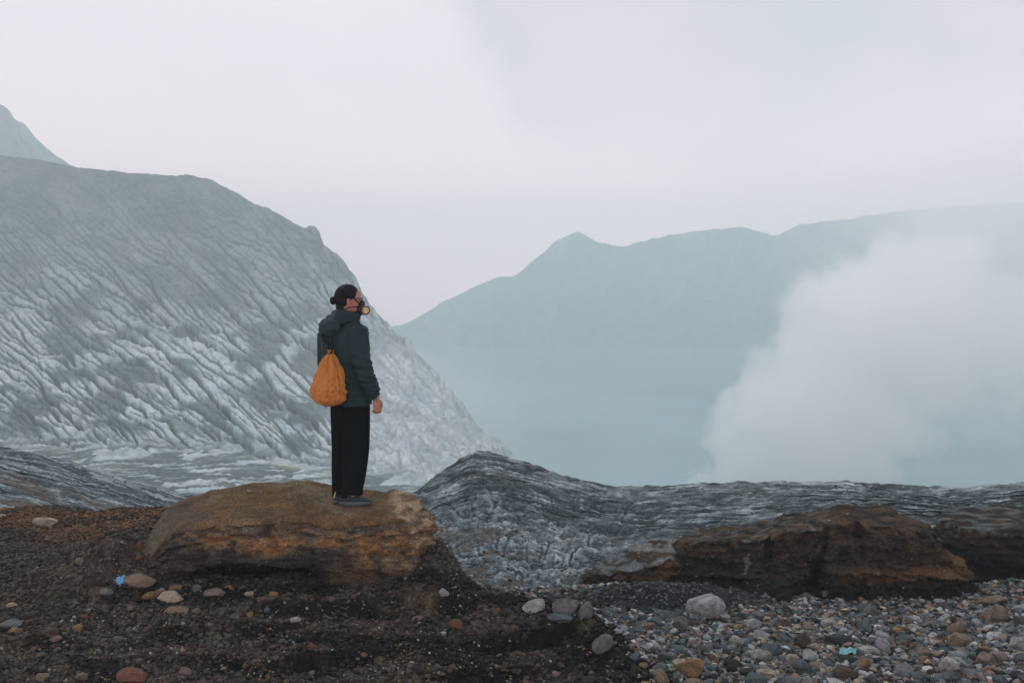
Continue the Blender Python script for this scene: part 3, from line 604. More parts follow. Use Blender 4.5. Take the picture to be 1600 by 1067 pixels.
bc = bluff('earth_bluff', [(4.55, 10.6), (4.6, 10.2), (4.9, 10.0), (5.6, 9.95), (6.4, 10.0), (7.4, 10.1), (7.6, 10.6), (7.2, 11.2), (6, 11.3), (5, 11.1)], top_c, -1.45, prof_c, col_c, 400, 50, 20, m_bluff, 0.045, 260, 0.03)
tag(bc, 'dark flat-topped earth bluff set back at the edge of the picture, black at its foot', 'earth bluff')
def top_d(x, y): return np.interp(x, [0.7, 0.95, 1.25, 1.6, 1.75], [-1.02, -0.90, -0.80, -0.70, -0.62]) + 0.04 * fbm2(x * 5, y * 4, 3, 271)
def col_d(x, y, z, isf, S):
    w2 = fbm2(x * 6, z * 12 + y * 3, 3, 277); c = mix((0.045, 0.036, 0.028), (0.12, 0.068, 0.036), np.clip(0.35 + 1.1 * w2, 0, 1) * smooth(1.0, 1.3, x))
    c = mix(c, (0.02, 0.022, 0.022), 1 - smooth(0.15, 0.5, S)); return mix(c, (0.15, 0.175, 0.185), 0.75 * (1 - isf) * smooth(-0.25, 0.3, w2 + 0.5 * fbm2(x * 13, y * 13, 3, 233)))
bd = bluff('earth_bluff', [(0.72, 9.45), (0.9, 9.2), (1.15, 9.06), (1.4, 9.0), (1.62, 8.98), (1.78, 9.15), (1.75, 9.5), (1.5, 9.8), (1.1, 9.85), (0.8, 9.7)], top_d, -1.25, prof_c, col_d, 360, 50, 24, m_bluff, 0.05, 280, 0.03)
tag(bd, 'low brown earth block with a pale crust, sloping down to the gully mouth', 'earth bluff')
# ------------------------------------------------------------------ the person
PX0, PY0 = -1.295, 7.90
def solid_mat(name, c, rough=0.8, bump=0.0, scale=60, dist=0.002, spec=0.3, var=0.12, stretch=None, sheen=0.0, trans=0.0):
    g = Nodes(name); tc = g.new('TexCoord'); vec = tc.outputs['Object']
    if stretch:
        mp = g.new('Mapping'); mp.inputs['Scale'].default_value = stretch; g.link(vec, mp.inputs[0]); vec = mp.outputs[0]
    n = g.noise(vec, scale * 0.35, 4, 0.6); f = g.maprange(n, 0.3, 0.7, 1 - var, 1 + var); cc = g.new('CombineColor')
    for k in range(3): g.link(f, cc.inputs[k])
    p = g.new('BsdfPrincipled'); p.inputs['Roughness'].default_value = rough; p.inputs['Specular IOR Level'].default_value = spec
    p.inputs['Sheen Weight'].default_value = sheen
    g.link(g.mixc(1.0, c + (1,), cc.outputs[0], 'MULTIPLY'), p.inputs['Base Color'])
    if bump:
        b = g.new('Bump'); b.inputs['Strength'].default_value = bump; b.inputs['Distance'].default_value = dist
        g.link(g.noise(vec, scale, 5, 0.6), b.inputs['Height']); g.link(b.outputs[0], p.inputs['Normal'])
    if trans: p.inputs['Transmission Weight'].default_value = trans; p.inputs['Alpha'].default_value = 0.45
    g.link(p.outputs[0], g.out.inputs[0]); return g.m
def ellipsoid(c, r, axes=None, nu=24, nv=14):
    u = np.linspace(0, 2 * np.pi, nu, endpoint=False); v = np.linspace(0, np.pi, nv + 1)[1:-1]
    U, V = np.meshgrid(u, v); P = np.stack([np.sin(V) * np.cos(U) * r[0], np.sin(V) * np.sin(U) * r[1], np.cos(V) * r[2]], -1).reshape(-1, 3)
    P = np.concatenate([P, [[0, 0, r[2]], [0, 0, -r[2]]]])
    if axes is not None: P = P @ np.asarray(axes)
    n = nu; F = [tuple(q) for q in grid_faces(nv - 1, nu, True)[:, ::-1]]; a, b = len(P) - 2, len(P) - 1; o = (nv - 2) * nu
    F += [(a, i, (i + 1) % n) for i in range(n)] + [(b, o + (i + 1) % n, o + i) for i in range(n)]
    return P + np.asarray(c), F
def loft(centers, ru, rv, U, V, n=24, power=2.0):
    """closed tube of superellipse rings; U, V = ring axes per ring"""
    th = np.linspace(0, 2 * np.pi, n, endpoint=False); e = 2.0 / power
    c_, s_ = np.sign(np.cos(th)) * np.abs(np.cos(th)) ** e, np.sign(np.sin(th)) * np.abs(np.sin(th)) ** e
    m = len(centers); P = [np.asarray(centers[i]) + ru[i] * c_[:, None] * np.asarray(U[i]) + rv[i] * s_[:, None] * np.asarray(V[i]) for i in range(m)]
    P = np.concatenate(P); P = np.concatenate([P, [centers[0], centers[-1]]])
    F = [tuple(q) for q in grid_faces(m, n, True)]; a, b = len(P) - 2, len(P) - 1; o = (m - 1) * n
    F += [(a, (i + 1) % n, i) for i in range(n)] + [(b, o + i, o + (i + 1) % n) for i in range(n)]
    return P, F
def tube(pts, rad, n=16, flat=1.0, sub=6):
    pts = np.asarray(pts, float); rad = np.asarray(rad, float) * np.ones(len(pts)); k = np.arange(len(pts)); t = np.linspace(0, len(pts) - 1, (len(pts) - 1) * sub + 1)
    if len(pts) > 2: c = np.stack([pchip(t, k, pts[:, i]) for i in range(3)], -1)
    else: c = np.stack([np.interp(t, k, pts[:, i]) for i in range(3)], -1)
    r = np.interp(t, k, rad); d = np.gradient(c, axis=0); d /= np.linalg.norm(d, axis=1)[:, None]; U = []; V = []; ref = np.array([0.31, -0.9, 0.2])
    for q in d:
        u = ref - q * ref.dot(q); u /= np.linalg.norm(u); ref = u; U.append(u); V.append(np.cross(q, u))
    return loft(c, r, r * flat, U, V, n)
def merge(parts):
    V, F, o = [], [], 0
    for p, f in parts: V.append(p); F += [tuple(int(i) + o for i in q) for q in f]; o += len(p)
    return np.concatenate(V), F
def pyobj(name, V, F, mat, parent=None, smooth_=True):
    me = bpy.data.meshes.new(name); me.from_pydata([tuple(v) for v in V], [], F); me.update()
    if smooth_: me.polygons.foreach_set('use_smooth', np.ones(len(me.polygons), bool))
    if mat: me.materials.append(mat)
    o = bpy.data.objects.new(name, me); COL.objects.link(o); o.parent = parent; return o
def fuse(parts, voxel, sm=3):
    """one continuous skin over overlapping shapes"""
    V, F = merge(parts); o = pyobj('shape', V, F, None)
    r = o.modifiers.new('r', 'REMESH'); r.mode = 'VOXEL'; r.voxel_size = voxel
    s = o.modifiers.new('s', 'SMOOTH'); s.factor = 0.5; s.iterations = sm
    dg = bpy.context.evaluated_depsgraph_get(); dg.update(); ev = o.evaluated_get(dg); me = ev.to_mesh()
    v = np.empty(len(me.vertices) * 3, np.float32); me.vertices.foreach_get('co', v)
    nrm = np.empty(len(me.vertices) * 3, np.float32); me.vertices.foreach_get('normal', nrm)
    f = np.empty(len(me.loops), np.int32); me.loops.foreach_get('vertex_index', f); tot = np.empty(len(me.polygons), np.int32); me.polygons.foreach_get('loop_total', tot)
    st = np.concatenate([[0], np.cumsum(tot)[:-1]]); F2 = [tuple(int(x) for x in f[a:a + b]) for a, b in zip(st, tot)]
    ev.to_mesh_clear(); m0 = o.data; bpy.data.objects.remove(o); bpy.data.meshes.remove(m0)
    return v.reshape(-1, 3).astype(float), F2, nrm.reshape(-1, 3).astype(float)
def crossed(*a): return np.array(a, float)
PSI, PSH = R(46), R(73)
def L(r, f, z, cx=0.0, cy=0.0):                                   # body frame: r to the person's right, f forward
    return np.array([cx + r * math.cos(PSI) + f * math.sin(PSI), cy - r * math.sin(PSI) + f * math.cos(PSI), z])
AR = L(1, 0, 0); AF = L(0, 1, 0); AZ_ = np.array([0, 0, 1.0])
HC = np.array([0.0, 0.03, 1.615]); HA = np.array([math.sin(PSH), math.cos(PSH), 0]); HB = np.array([math.cos(PSH), -math.sin(PSH), 0]); HX = np.stack([HA, HB, AZ_])
def H(a, b, c): return HC + HA * a + HB * b + AZ_ * c
def cxy(z): return (np.interp(z, [0.8, 1.1, 1.35, 1.52], [0.0, -0.044, -0.044, -0.022]), np.interp(z, [0.8, 1.3, 1.52], [0, 0, 0.03]))
def B(r, f, z): x, y = cxy(z); return L(r, f, z, x, y)

skin = solid_mat('skin', (0.27, 0.145, 0.10), 0.6, 0.15, 300, 0.0006, 0.4, 0.10)
jacket_m = solid_mat('jacket_fabric', (0.0065, 0.0245, 0.027), 0.75, 0.35, 420, 0.0006, 0.18, 0.16)
trouser_m = solid_mat('trouser_fabric', (0.0018, 0.0050, 0.0062), 0.9, 0.3, 400, 0.0006, 0.03, 0.2)
hair_m = solid_mat('black_hair', (0.002, 0.0035, 0.0045), 0.55, 0.8, 220, 0.0015, 0.10, 0.3, stretch=(0.25, 1, 1))
rubber_m = solid_mat('black_rubber', (0.005, 0.008, 0.012), 0.5, 0.1, 200, 0.0004, 0.25)
strap_m = solid_mat('black_strap', (0.003, 0.005, 0.006), 0.8, 0.2, 500, 0.0004, 0.08)
pale_m = solid_mat('filter_paper', (0.44, 0.37, 0.19), 0.8, 0.5, 260, 0.001, 0.2, 0.3)
rim_m = solid_mat('filter_rim', (0.40, 0.37, 0.22), 0.5, 0.05, 100, 0.0004, 0.4)
orange_m = solid_mat('orange_canvas', (0.36, 0.155, 0.028), 0.75, 0.35, 420, 0.0006, 0.3, 0.13)
shoe_m = solid_mat('shoe_upper', (0.020, 0.036, 0.042), 0.75, 0.4, 300, 0.0008, 0.3, 0.25)
sole_m = solid_mat('shoe_sole', (0.075, 0.10, 0.105), 0.8, 0.3, 200, 0.001, 0.3, 0.2)
lime_m = solid_mat('lime_trim', (0.45, 0.55, 0.08), 0.6, 0.1, 200, 0.0004, 0.4)
glass_m = solid_mat('lens_glass', (0.75, 0.85, 0.88), 0.05, 0, 60, 0.001, 0.6, 0.02, trans=0.6)
frame_m = solid_mat('glasses_frame', (0.02, 0.025, 0.03), 0.35, 0, 60, 0.001, 0.5)

def finger(root, dirs, lens, r):
    pts = [np.asarray(root)]; 
    for d, l in zip(dirs, lens): d = np.asarray(d) / np.linalg.norm(d); pts.append(pts[-1] + d * l)
    return tube(pts, [r * 1.06, r, r * 0.94, r * 0.80][:len(pts)], 10, 1.0, 3)
def hand_parts(side):
    """hanging, loosely curled; back of the hand faces outwards, thumb forwards"""
    w = B(side * 0.250, 0.092, 0.868); o = AR * side; dn = np.array([0, 0, -1.0]); fw = AF
    P = [tube([w + AZ_ * 0.05, w, w + dn * 0.03 + fw * 0.004], [0.027, 0.025, 0.027], 14, 0.8)]
    palm = w + dn * 0.055 + fw * 0.006; P.append(ellipsoid(palm, (0.017, 0.040, 0.048), np.stack([o, fw, AZ_])))
    for k, (off, ln) in enumerate(((0.030, 0.96), (0.010, 1.05), (-0.010, 0.98), (-0.029, 0.80))):
        root = palm + dn * 0.026 + fw * off + o * 0.002; c = 0.12 * k
        P.append(finger(root, [dn + o * 0.25 + fw * off * 3, dn * 0.75 - o * (0.9 + c), -o + AZ_ * (0.25 + c) + dn * 0.05], [0.030 * ln, 0.026 * ln, 0.020 * ln], 0.0092 if k < 3 else 0.0082))
    P.append(finger(palm + fw * 0.030 + AZ_ * 0.022, [fw * 0.9 + dn * 0.9 - o * 0.3, dn + fw * 0.35 - o * 0.3, dn - o * 0.35], [0.026, 0.028, 0.022], 0.0105))
    return P
ARM = [(0.17, 0.0, 1.395), (0.222, -0.005, 1.30), (0.252, 0.0, 1.12), (0.258, 0.045, 0.98), (0.250, 0.088, 0.872)]
LEG_R = [np.array([0.074, -0.065, 0.86]), np.array([0.070, -0.062, 0.50]), np.array([0.030, -0.045, 0.09])]
LEG_L = [np.array([-0.060, 0.065, 0.86]), np.array([-0.052, 0.062, 0.50]), np.array([-0.075, 0.060, 0.09])]
def body():
    P = []
    zs = [0.84, 0.95, 1.1, 1.25, 1.36, 1.43, 1.47]; P.append(loft([B(0, 0, z) for z in zs], [.16, .15, .145, .165, .17, .12, .07], [.10, .095, .095, .105, .10, .08, .06], [AR] * 7, [AF] * 7))
    P.append(ellipsoid(L(0, 0, 0.86, 0.007), (0.17, 0.12, 0.12), np.stack([AR, AF, AZ_])))
    for sd in (1, -1):
        P.append(tube([B(sd * r, f, z) for r, f, z in ARM] + [B(sd * 0.25, 0.092, 0.85)], [0.058, 0.052, 0.042, 0.036, 0.027, 0.025], 14)); P += hand_parts(sd)
    for lg, q in ((LEG_R, R(82)), (LEG_L, R(8))):
        P.append(tube(lg + [lg[-1] - AZ_ * 0.03], [0.085, 0.058, 0.034, 0.030], 16)); d = np.array([math.sin(q), math.cos(q), 0])
        P.append(tube([lg[-1] * (1, 1, 0) + AZ_ * 0.05 - d * 0.03, lg[-1] * (1, 1, 0) + AZ_ * 0.045 + d * 0.08, lg[-1] * (1, 1, 0) + AZ_ * 0.035 + d * 0.12], [0.024, 0.022, 0.016], 12, 0.8))
    P.append(tube([B(0, -0.005, 1.42), B(0, 0.0, 1.48), H(-0.028, 0, -0.055), H(-0.02, 0, -0.01)], [0.066, 0.060, 0.058, 0.058], 18))
    P += [ellipsoid(H(-0.012, 0, 0.030), (0.098, 0.076, 0.098), HX, 32, 20), ellipsoid(H(0.030, 0, -0.035), (0.062, 0.059, 0.078), HX), ellipsoid(H(0.050, 0, 0.045), (0.043, 0.060, 0.050), HX),
          ellipsoid(H(0.070, 0, -0.095), (0.024, 0.028, 0.020), HX), ellipsoid(H(0.076, 0, 0.022), (0.017, 0.050, 0.010), HX), ellipsoid(H(0.040, 0.046, -0.018), (0.028, 0.020, 0.026), HX), ellipsoid(H(0.040, -0.046, -0.018), (0.028, 0.020, 0.026), HX),
          tube([H(0.084, 0, 0.018), H(0.098, 0, -0.006), H(0.108, 0, -0.024), H(0.094, 0, -0.032)], [0.009, 0.010, 0.014, 0.012], 12)]
    for b in (1, -1):
        P.append(tube([H(-0.004, b * .079, 0.012), H(-0.020, b * .086, 0.018), H(-0.026, b * .088, -0.004), H(-0.014, b * .084, -0.026), H(-0.002, b * .078, -0.032)], [0.006, 0.0068, 0.0068, 0.0075, 0.006], 10))
        P.append(ellipsoid(H(-0.013, b * .078, -0.006), (0.012, 0.005, 0.020), HX)); P.append(ellipsoid(H(0.083, b * .031, 0.010), (0.010, 0.014, 0.008), HX))
    V, F, _ = fuse(P, 0.0042, 2)
    o = pyobj('person', V, F, skin); o.location = (PX0, PY0, 0); return o
person = body()
tag(person, 'person with a hair bun and gas mask, standing on the brown ledge above the lake', 'person')

def cloth(V, N, amp, z_el, seed, extra=None):
    n = fbm3(V[:, 0] * 9, V[:, 1] * 9, V[:, 2] * z_el, 3, seed); c = 0.5 - np.abs(noise3(V[:, 0] * 6 + n * 0.4, V[:, 1] * 6, V[:, 2] * z_el * 1.2, seed + 5)) * 1.6
    d = amp * (0.5 * n + np.clip(c, 0, 1) ** 2)
    return V + N * (d if extra is None else d + extra)[:, None]
def jacket():
    zs = [0.800, 0.806, 0.86, 0.95, 1.08, 1.2, 1.30, 1.37, 1.42, 1.455, 1.485, 1.52]
    P = [loft([B(0, 0.0, z) for z in zs], [.198, .206, .206, .198, .192, .196, .203, .198, .168, .128, .092, .082], [.156, .162, .160, .150, .142, .140, .136, .126, .108, .092, .086, .084], [AR] * 12, [AF] * 12, 48, 2.3)]
    for sd in (1, -1): P.append(tube([B(sd * r, f, z) for r, f, z in ARM], [0.078, 0.077, 0.068, 0.063, 0.050], 22, 1.0))
    # cuff band, hood pouch lying on the back, hood rim round the neck, stand-up collar
    for sd in (1, -1): P.append(tube([B(sd * .254, .068, .925), B(sd * .250, .086, .872)], [0.054, 0.053], 20))
    P.append(ellipsoid(B(-0.01, -0.125, 1.405), (0.125, 0.062, 0.078), np.stack([AR, AF, AZ_]))); P.append(ellipsoid(B(0.0, -0.10, 1.46), (0.10, 0.052, 0.055), np.stack([AR, AF, AZ_])))
    a = np.linspace(R(-35), R(215), 12); P.append(tube([B(0.086 * math.cos(q), -0.092 * math.sin(q) + 0.014, 1.500 + 0.014 * math.sin(q)) for q in a], [0.024] + [0.037] * 10 + [0.024], 14))
    V, F, N = fuse(P, 0.0068, 4)
    z = V[:, 2]; hood = np.exp(-((z - 1.43) / 0.09) ** 2)
    V = cloth(V, N, 0.028, 3.2, 301)
    arm = smooth(0.10, 0.2, (V - np.array([cxy(1.1)[0], 0, 0])) @ AR); fold = np.abs(noise2(z * 17 + 3 * (V @ AR), V @ AF * 5, 305))
    V = V + N * (arm * 0.034 * (0.35 - fold) * smooth(1.3, 1.1, z))[:, None] + N * (hood * 0.022 * (0.4 - np.abs(noise2((V @ AR) * 7 + z * 6, z * 20, 307))))[:, None]
    # turned hem and cuff stitching grooves
    for zc in (0.835,): V = V - N * (0.003 * np.exp(-((z - zc) / 0.006) ** 2))[:, None]
    o = pyobj('jacket', V, F, jacket_m, person); o['label'] = 'dark teal hooded jacket'
    cz = solid_mat('cord_lock', (0.02, 0.04, 0.042), 0.5, 0, 60)
    return o
jacket()
def trousers():
    P = [ellipsoid(L(0, 0, 0.84, 0.004), (0.160, 0.118, 0.12), np.stack([AR, AF, AZ_]))]
    for lg in (LEG_R, LEG_L): P.append(tube([lg[0], lg[0] * 0.5 + lg[1] * 0.5, lg[1], lg[1] * 0.45 + lg[2] * 0.55, lg[2]], [0.098, 0.101, 0.101, 0.092, 0.074], 26))
    P.append(tube([L(0, 0, 0.80, 0.007), L(0, 0, 0.66, 0.007)], [0.12, 0.07], 20))
    V, F, N = fuse(P, 0.0085, 3); z = V[:, 2]
    V = cloth(V, N, 0.020, 1.3, 321); V = V + N * (0.010 * smooth(0.32, 0.1, z) * (0.4 - np.abs(noise2(z * 22 + V[:, 0] * 5, V[:, 1] * 6, 325))))[:, None]
    o = pyobj('trousers', V, F, trouser_m, person); o['label'] = 'loose black trousers'
trousers()
def shoe(cx, cy, yaw, trim):
    d = np.array([math.sin(yaw), math.cos(yaw), 0]); s = np.array([math.cos(yaw), -math.sin(yaw), 0]); c0 = np.array([cx, cy, 0])
    def Q(a, b, z): return c0 + d * a + s * b + AZ_ * z
    A = [-0.078, -0.070, -0.04, 0.0, 0.05, 0.10, 0.14, 0.168, 0.176]; W = [.018, .030, .036, .036, .040, .046, .043, .028, .012]; Ht = [.050, .075, .100, .100, .078, .064, .056, .046, .036]
    up = loft([Q(a, 0, 0.022 + (h - 0.022) / 2) for a, h in zip(A, Ht)], W, [(h - 0.022) / 2 for h in Ht], [s] * 9, [AZ_] * 9, 24, 2.4)
    V, F, N = fuse([up, tube([Q(-0.035, 0, 0.07), Q(-0.032, 0, 0.118)], [0.040, 0.036], 18)], 0.005, 2)
    V = V + N * (0.0025 * fbm3(V[:, 0] * 30, V[:, 1] * 30, V[:, 2] * 40, 2, 341))[:, None]
    sh = pyobj('shoe', V, F, shoe_m, person)
    # sole: outline extruded, tread grooves along its lower edge
    th = np.linspace(0, 2 * np.pi, 64, endpoint=False); aa = 0.049 + 0.130 * np.cos(th); ww = np.interp(aa, [x - 0.003 for x in A], np.array(W) + 0.006) * np.sign(np.sin(th)) * np.abs(np.sin(th)) ** 0.35
    rings = []
    for z, k in ((0.002, 0.96), (0.008, 1.0), (0.022, 1.0), (0.032, 0.97)): rings.append(np.stack([Q(0.049 + (a - 0.049) * k, w * k, z + 0.012 * max(0, (a - 0.1) / 0.08) * (z < 0.01) + 0.004 * math.sin(a * 300) * (z < 0.005)) for a, w in zip(aa, ww)]))
    V = np.concatenate(rings + [[Q(0.05, 0, 0.003)], [Q(0.05, 0, 0.032)]]); F = [tuple(q) for q in grid_faces(4, 64, True)] + [(256, (i + 1) % 64, i) for i in range(64)] + [(257, 192 + i, 192 + (i + 1) % 64) for i in range(64)]
    pyobj('sole', V, F, sole_m, sh)
    pyobj('sock', *tube([Q(-0.035, 0, 0.06), Q(-0.032, 0, 0.10), Q(-0.030, 0, 0.17)], [0.041, 0.041, 0.042], 16), trouser_m, sh)
    if trim:
        for b in (-0.012,): pyobj('heel_stripe', *tube([Q(-0.083, b, 0.050), Q(-0.076, b + 0.008, 0.085), Q(-0.055, b + 0.012, 0.112)], [0.005, 0.005, 0.004], 8), lime_m, sh)
    else:
        for k in range(4): pyobj('lace', *tube([Q(0.035 + 0.017 * k, -0.020, 0.088 - 0.006 * k), Q(0.035 + 0.017 * k, 0.0, 0.094 - 0.006 * k), Q(0.035 + 0.017 * k, 0.020, 0.088 - 0.006 * k)], 0.0028, 6), sole_m, sh)
    return sh
shoe(0.002, -0.045, R(86), False)['label'] = 'grey teal shoe seen from the side'
shoe(-0.104, 0.06, R(6), True)['label'] = 'black shoe seen from the heel with lime green trim'
def hair():
    V, F = ellipsoid((0, 0, 0), (1, 1, 1), None, 96, 64); D = V.copy()
    a = -0.016 + D[:, 0] * 0.104; b = D[:, 1] * 0.084; c = 0.034 + D[:, 2] * 0.105
    low = smooth(0.0, -0.6, D[:, 2]) * smooth(0.1, -0.5, D[:, 0]); a = a - 0.004 * low; 
    lim = np.interp(c, [-0.09, -0.055, -0.02, 0.005, 0.03, 0.06, 0.085, 0.10, 0.14], [-0.045, -0.040, -0.034, -0.016, 0.030, 0.050, 0.062, 0.075, 0.2])
    k = smooth(-0.006, 0.010, lim - a); g = np.abs(noise2(c * 55 + a * 12, a * 9 + b * 3, 351)) * 0.004
    sc_ = 0.93 + 0.07 * k + g * 6 * k * 0.5; a = -0.012 + (a + 0.012) * sc_; b = b * sc_; c = 0.03 + (c - 0.03) * sc_
    W = HC + a[:, None] * HA + b[:, None] * HB + c[:, None] * AZ_
    F2 = [f for f in F if max(k[i] for i in f) > 0.0]
    h = pyobj('hair', W, F2, hair_m, person)
    nap, F3, N3 = fuse([ellipsoid(H(-0.062, 0, -0.040), (0.045, 0.056, 0.055), HX), ellipsoid(H(-0.05, 0, -0.075), (0.030, 0.042, 0.035), HX)], 0.006, 2)
    pyobj('nape_hair', nap + N3 * (0.003 * noise3(nap[:, 0] * 40, nap[:, 1] * 40, nap[:, 2] * 12, 353))[:, None], F3, hair_m, h)
    th = np.linspace(0, 5 * np.pi, 40); pts = [H(-0.128 + 0.012 * math.cos(q) * 0.6, 0.019 * math.cos(q), 0.006 + 0.019 * math.sin(q)) for q in th[:20]]
    bun, F4, N4 = fuse([ellipsoid(H(-0.128, 0, 0.006), (0.026, 0.034, 0.034), HX), tube(pts, 0.014, 10), tube([H(-0.09, 0, 0.01), H(-0.12, 0, 0.008)], [0.026, 0.020], 12)], 0.004, 1)
    pyobj('hair_bun', bun, F4, hair_m, h)
    for k in range(26):                                            # loose strands at the hairline, nape and bun
        q = rng.uniform(-1, 1, 6); s0 = H(-0.128 + 0.03 * q[0], 0.025 * q[1], 0.006 + 0.034 * abs(q[2])) if k % 3 else H(-0.06 + 0.02 * q[0], 0.05 * q[1], -0.08)
        pass
hair()
def respirator():
    V, F, N = fuse([ellipsoid(H(0.080, 0, -0.058), (0.054, 0.062, 0.058), HX), ellipsoid(H(0.100, 0, -0.020), (0.026, 0.028, 0.034), HX), ellipsoid(H(0.112, 0.0, -0.080), (0.026, 0.028, 0.026), HX),
                    tube([H(0.090, 0.02, -0.062), H(0.112, 0.050, -0.070)], [0.026, 0.028], 16), tube([H(0.090, -0.02, -0.062), H(0.112, -0.050, -0.070)], [0.026, 0.028], 16)], 0.004, 2)
    m = pyobj('respirator', V, F, rubber_m, person); m['label'] = 'black half-face gas mask'
    for b in (1, -1):
        n = HA * 0.38 + HB * b * 0.92 - AZ_ * 0.02; n /= np.linalg.norm(n); u = np.cross(n, AZ_); u /= np.linalg.norm(u); v = np.cross(u, n); c = H(0.110, b * 0.046, -0.071)
        if b < 0: u = -u
        def ring(t, r): return c + n * t, r
        prof = [(-0.004, .030), (0.002, .0365), (0.026, .0385), (0.030, .0385), (0.032, .035), (0.027, .032)]
        cart = pyobj('filter_cartridge', *loft([c + n * t for t, r in prof], [r for t, r in prof], [r for t, r in prof], [u] * 6, [v] * 6, 28), rubber_m, m)
        pyobj('filter_rim', *tube([c + n * 0.030 + (u * math.cos(q) + v * math.sin(q)) * 0.0370 for q in np.linspace(0, 2 * np.pi, 25)], 0.0018, 6, 1, 1), rim_m, cart)
        gr = [(0.0265, 0.0), (0.0265, .027), (0.030, .027), (0.0305, .024), (0.0295, 0.018), (0.0305, 0.012), (0.0295, 0.006), (0.0305, 0.001)]
        pyobj('filter_disc', *loft([c + n * t for t, r in gr], [r for t, r in gr], [r for t, r in gr], [u] * 8, [v] * 8, 28), pale_m, cart)
    def on(a, b, c, k=1.0): return H(a, b, c)
    for b in (1, -1):
        pyobj('strap', *tube([H(0.084, b * .045, -0.035), H(0.060, b * .066, -0.010), H(0.040, b * .076, 0.012), H(0.010, b * .084, 0.035), H(-0.06, b * .080, 0.06)], 0.0085, 8, 0.4), strap_m, m)
        pyobj('strap', *tube([H(0.080, b * .048, -0.050), H(0.045, b * .064, -0.042), H(0.0, b * .074, -0.048), H(-0.05, b * .062, -0.058), H(-0.092, b * .02, -0.060), H(-0.097, 0, -0.060)], 0.0085, 8, 0.4), strap_m, m)
        pyobj('strap', *tube([H(0.078, b * .044, -0.075), H(0.035, b * .052, -0.088), H(-0.01, b * .060, -0.100), H(-0.05, b * .052, -0.105)], 0.0085, 8, 0.4), strap_m, m)
respirator()
def glasses():
    pts = []
    fr = [(0.100 - 0.012 * abs(math.cos(q)) * 0, 0, 0) for q in (0,)]
    V, F = merge([tube([H(0.101 - 0.006 * (0.5 + 0.5 * math.cos(q)), 0.034 + 0.026 * math.cos(q), 0.014 + 0.019 * math.sin(q)) for q in np.linspace(0, 2 * np.pi, 21)], 0.0022, 6, 1, 1),
                  tube([H(0.101 - 0.006 * (0.5 + 0.5 * math.cos(q)), -0.034 - 0.026 * math.cos(q), 0.014 + 0.019 * math.sin(q)) for q in np.linspace(0, 2 * np.pi, 21)], 0.0022, 6, 1, 1),
                  tube([H(0.101, 0.010, 0.018), H(0.106, 0, 0.022), H(0.101, -0.010, 0.018)], 0.0022, 6)])
    g = pyobj('glasses', V, F, frame_m, person)
    for b in (1, -1):
        pyobj('temple_arm', *tube([H(0.094, b * .061, 0.020), H(0.06, b * .074, 0.022), H(0.01, b * .084, 0.022), H(-0.012, b * .086, 0.012)], 0.0026, 6), frame_m, g)
        pyobj('lens', *ellipsoid(H(0.0985, b * .034, 0.014), (0.0016, 0.0245, 0.0175), HX, 20, 10), glass_m, g)
glasses()

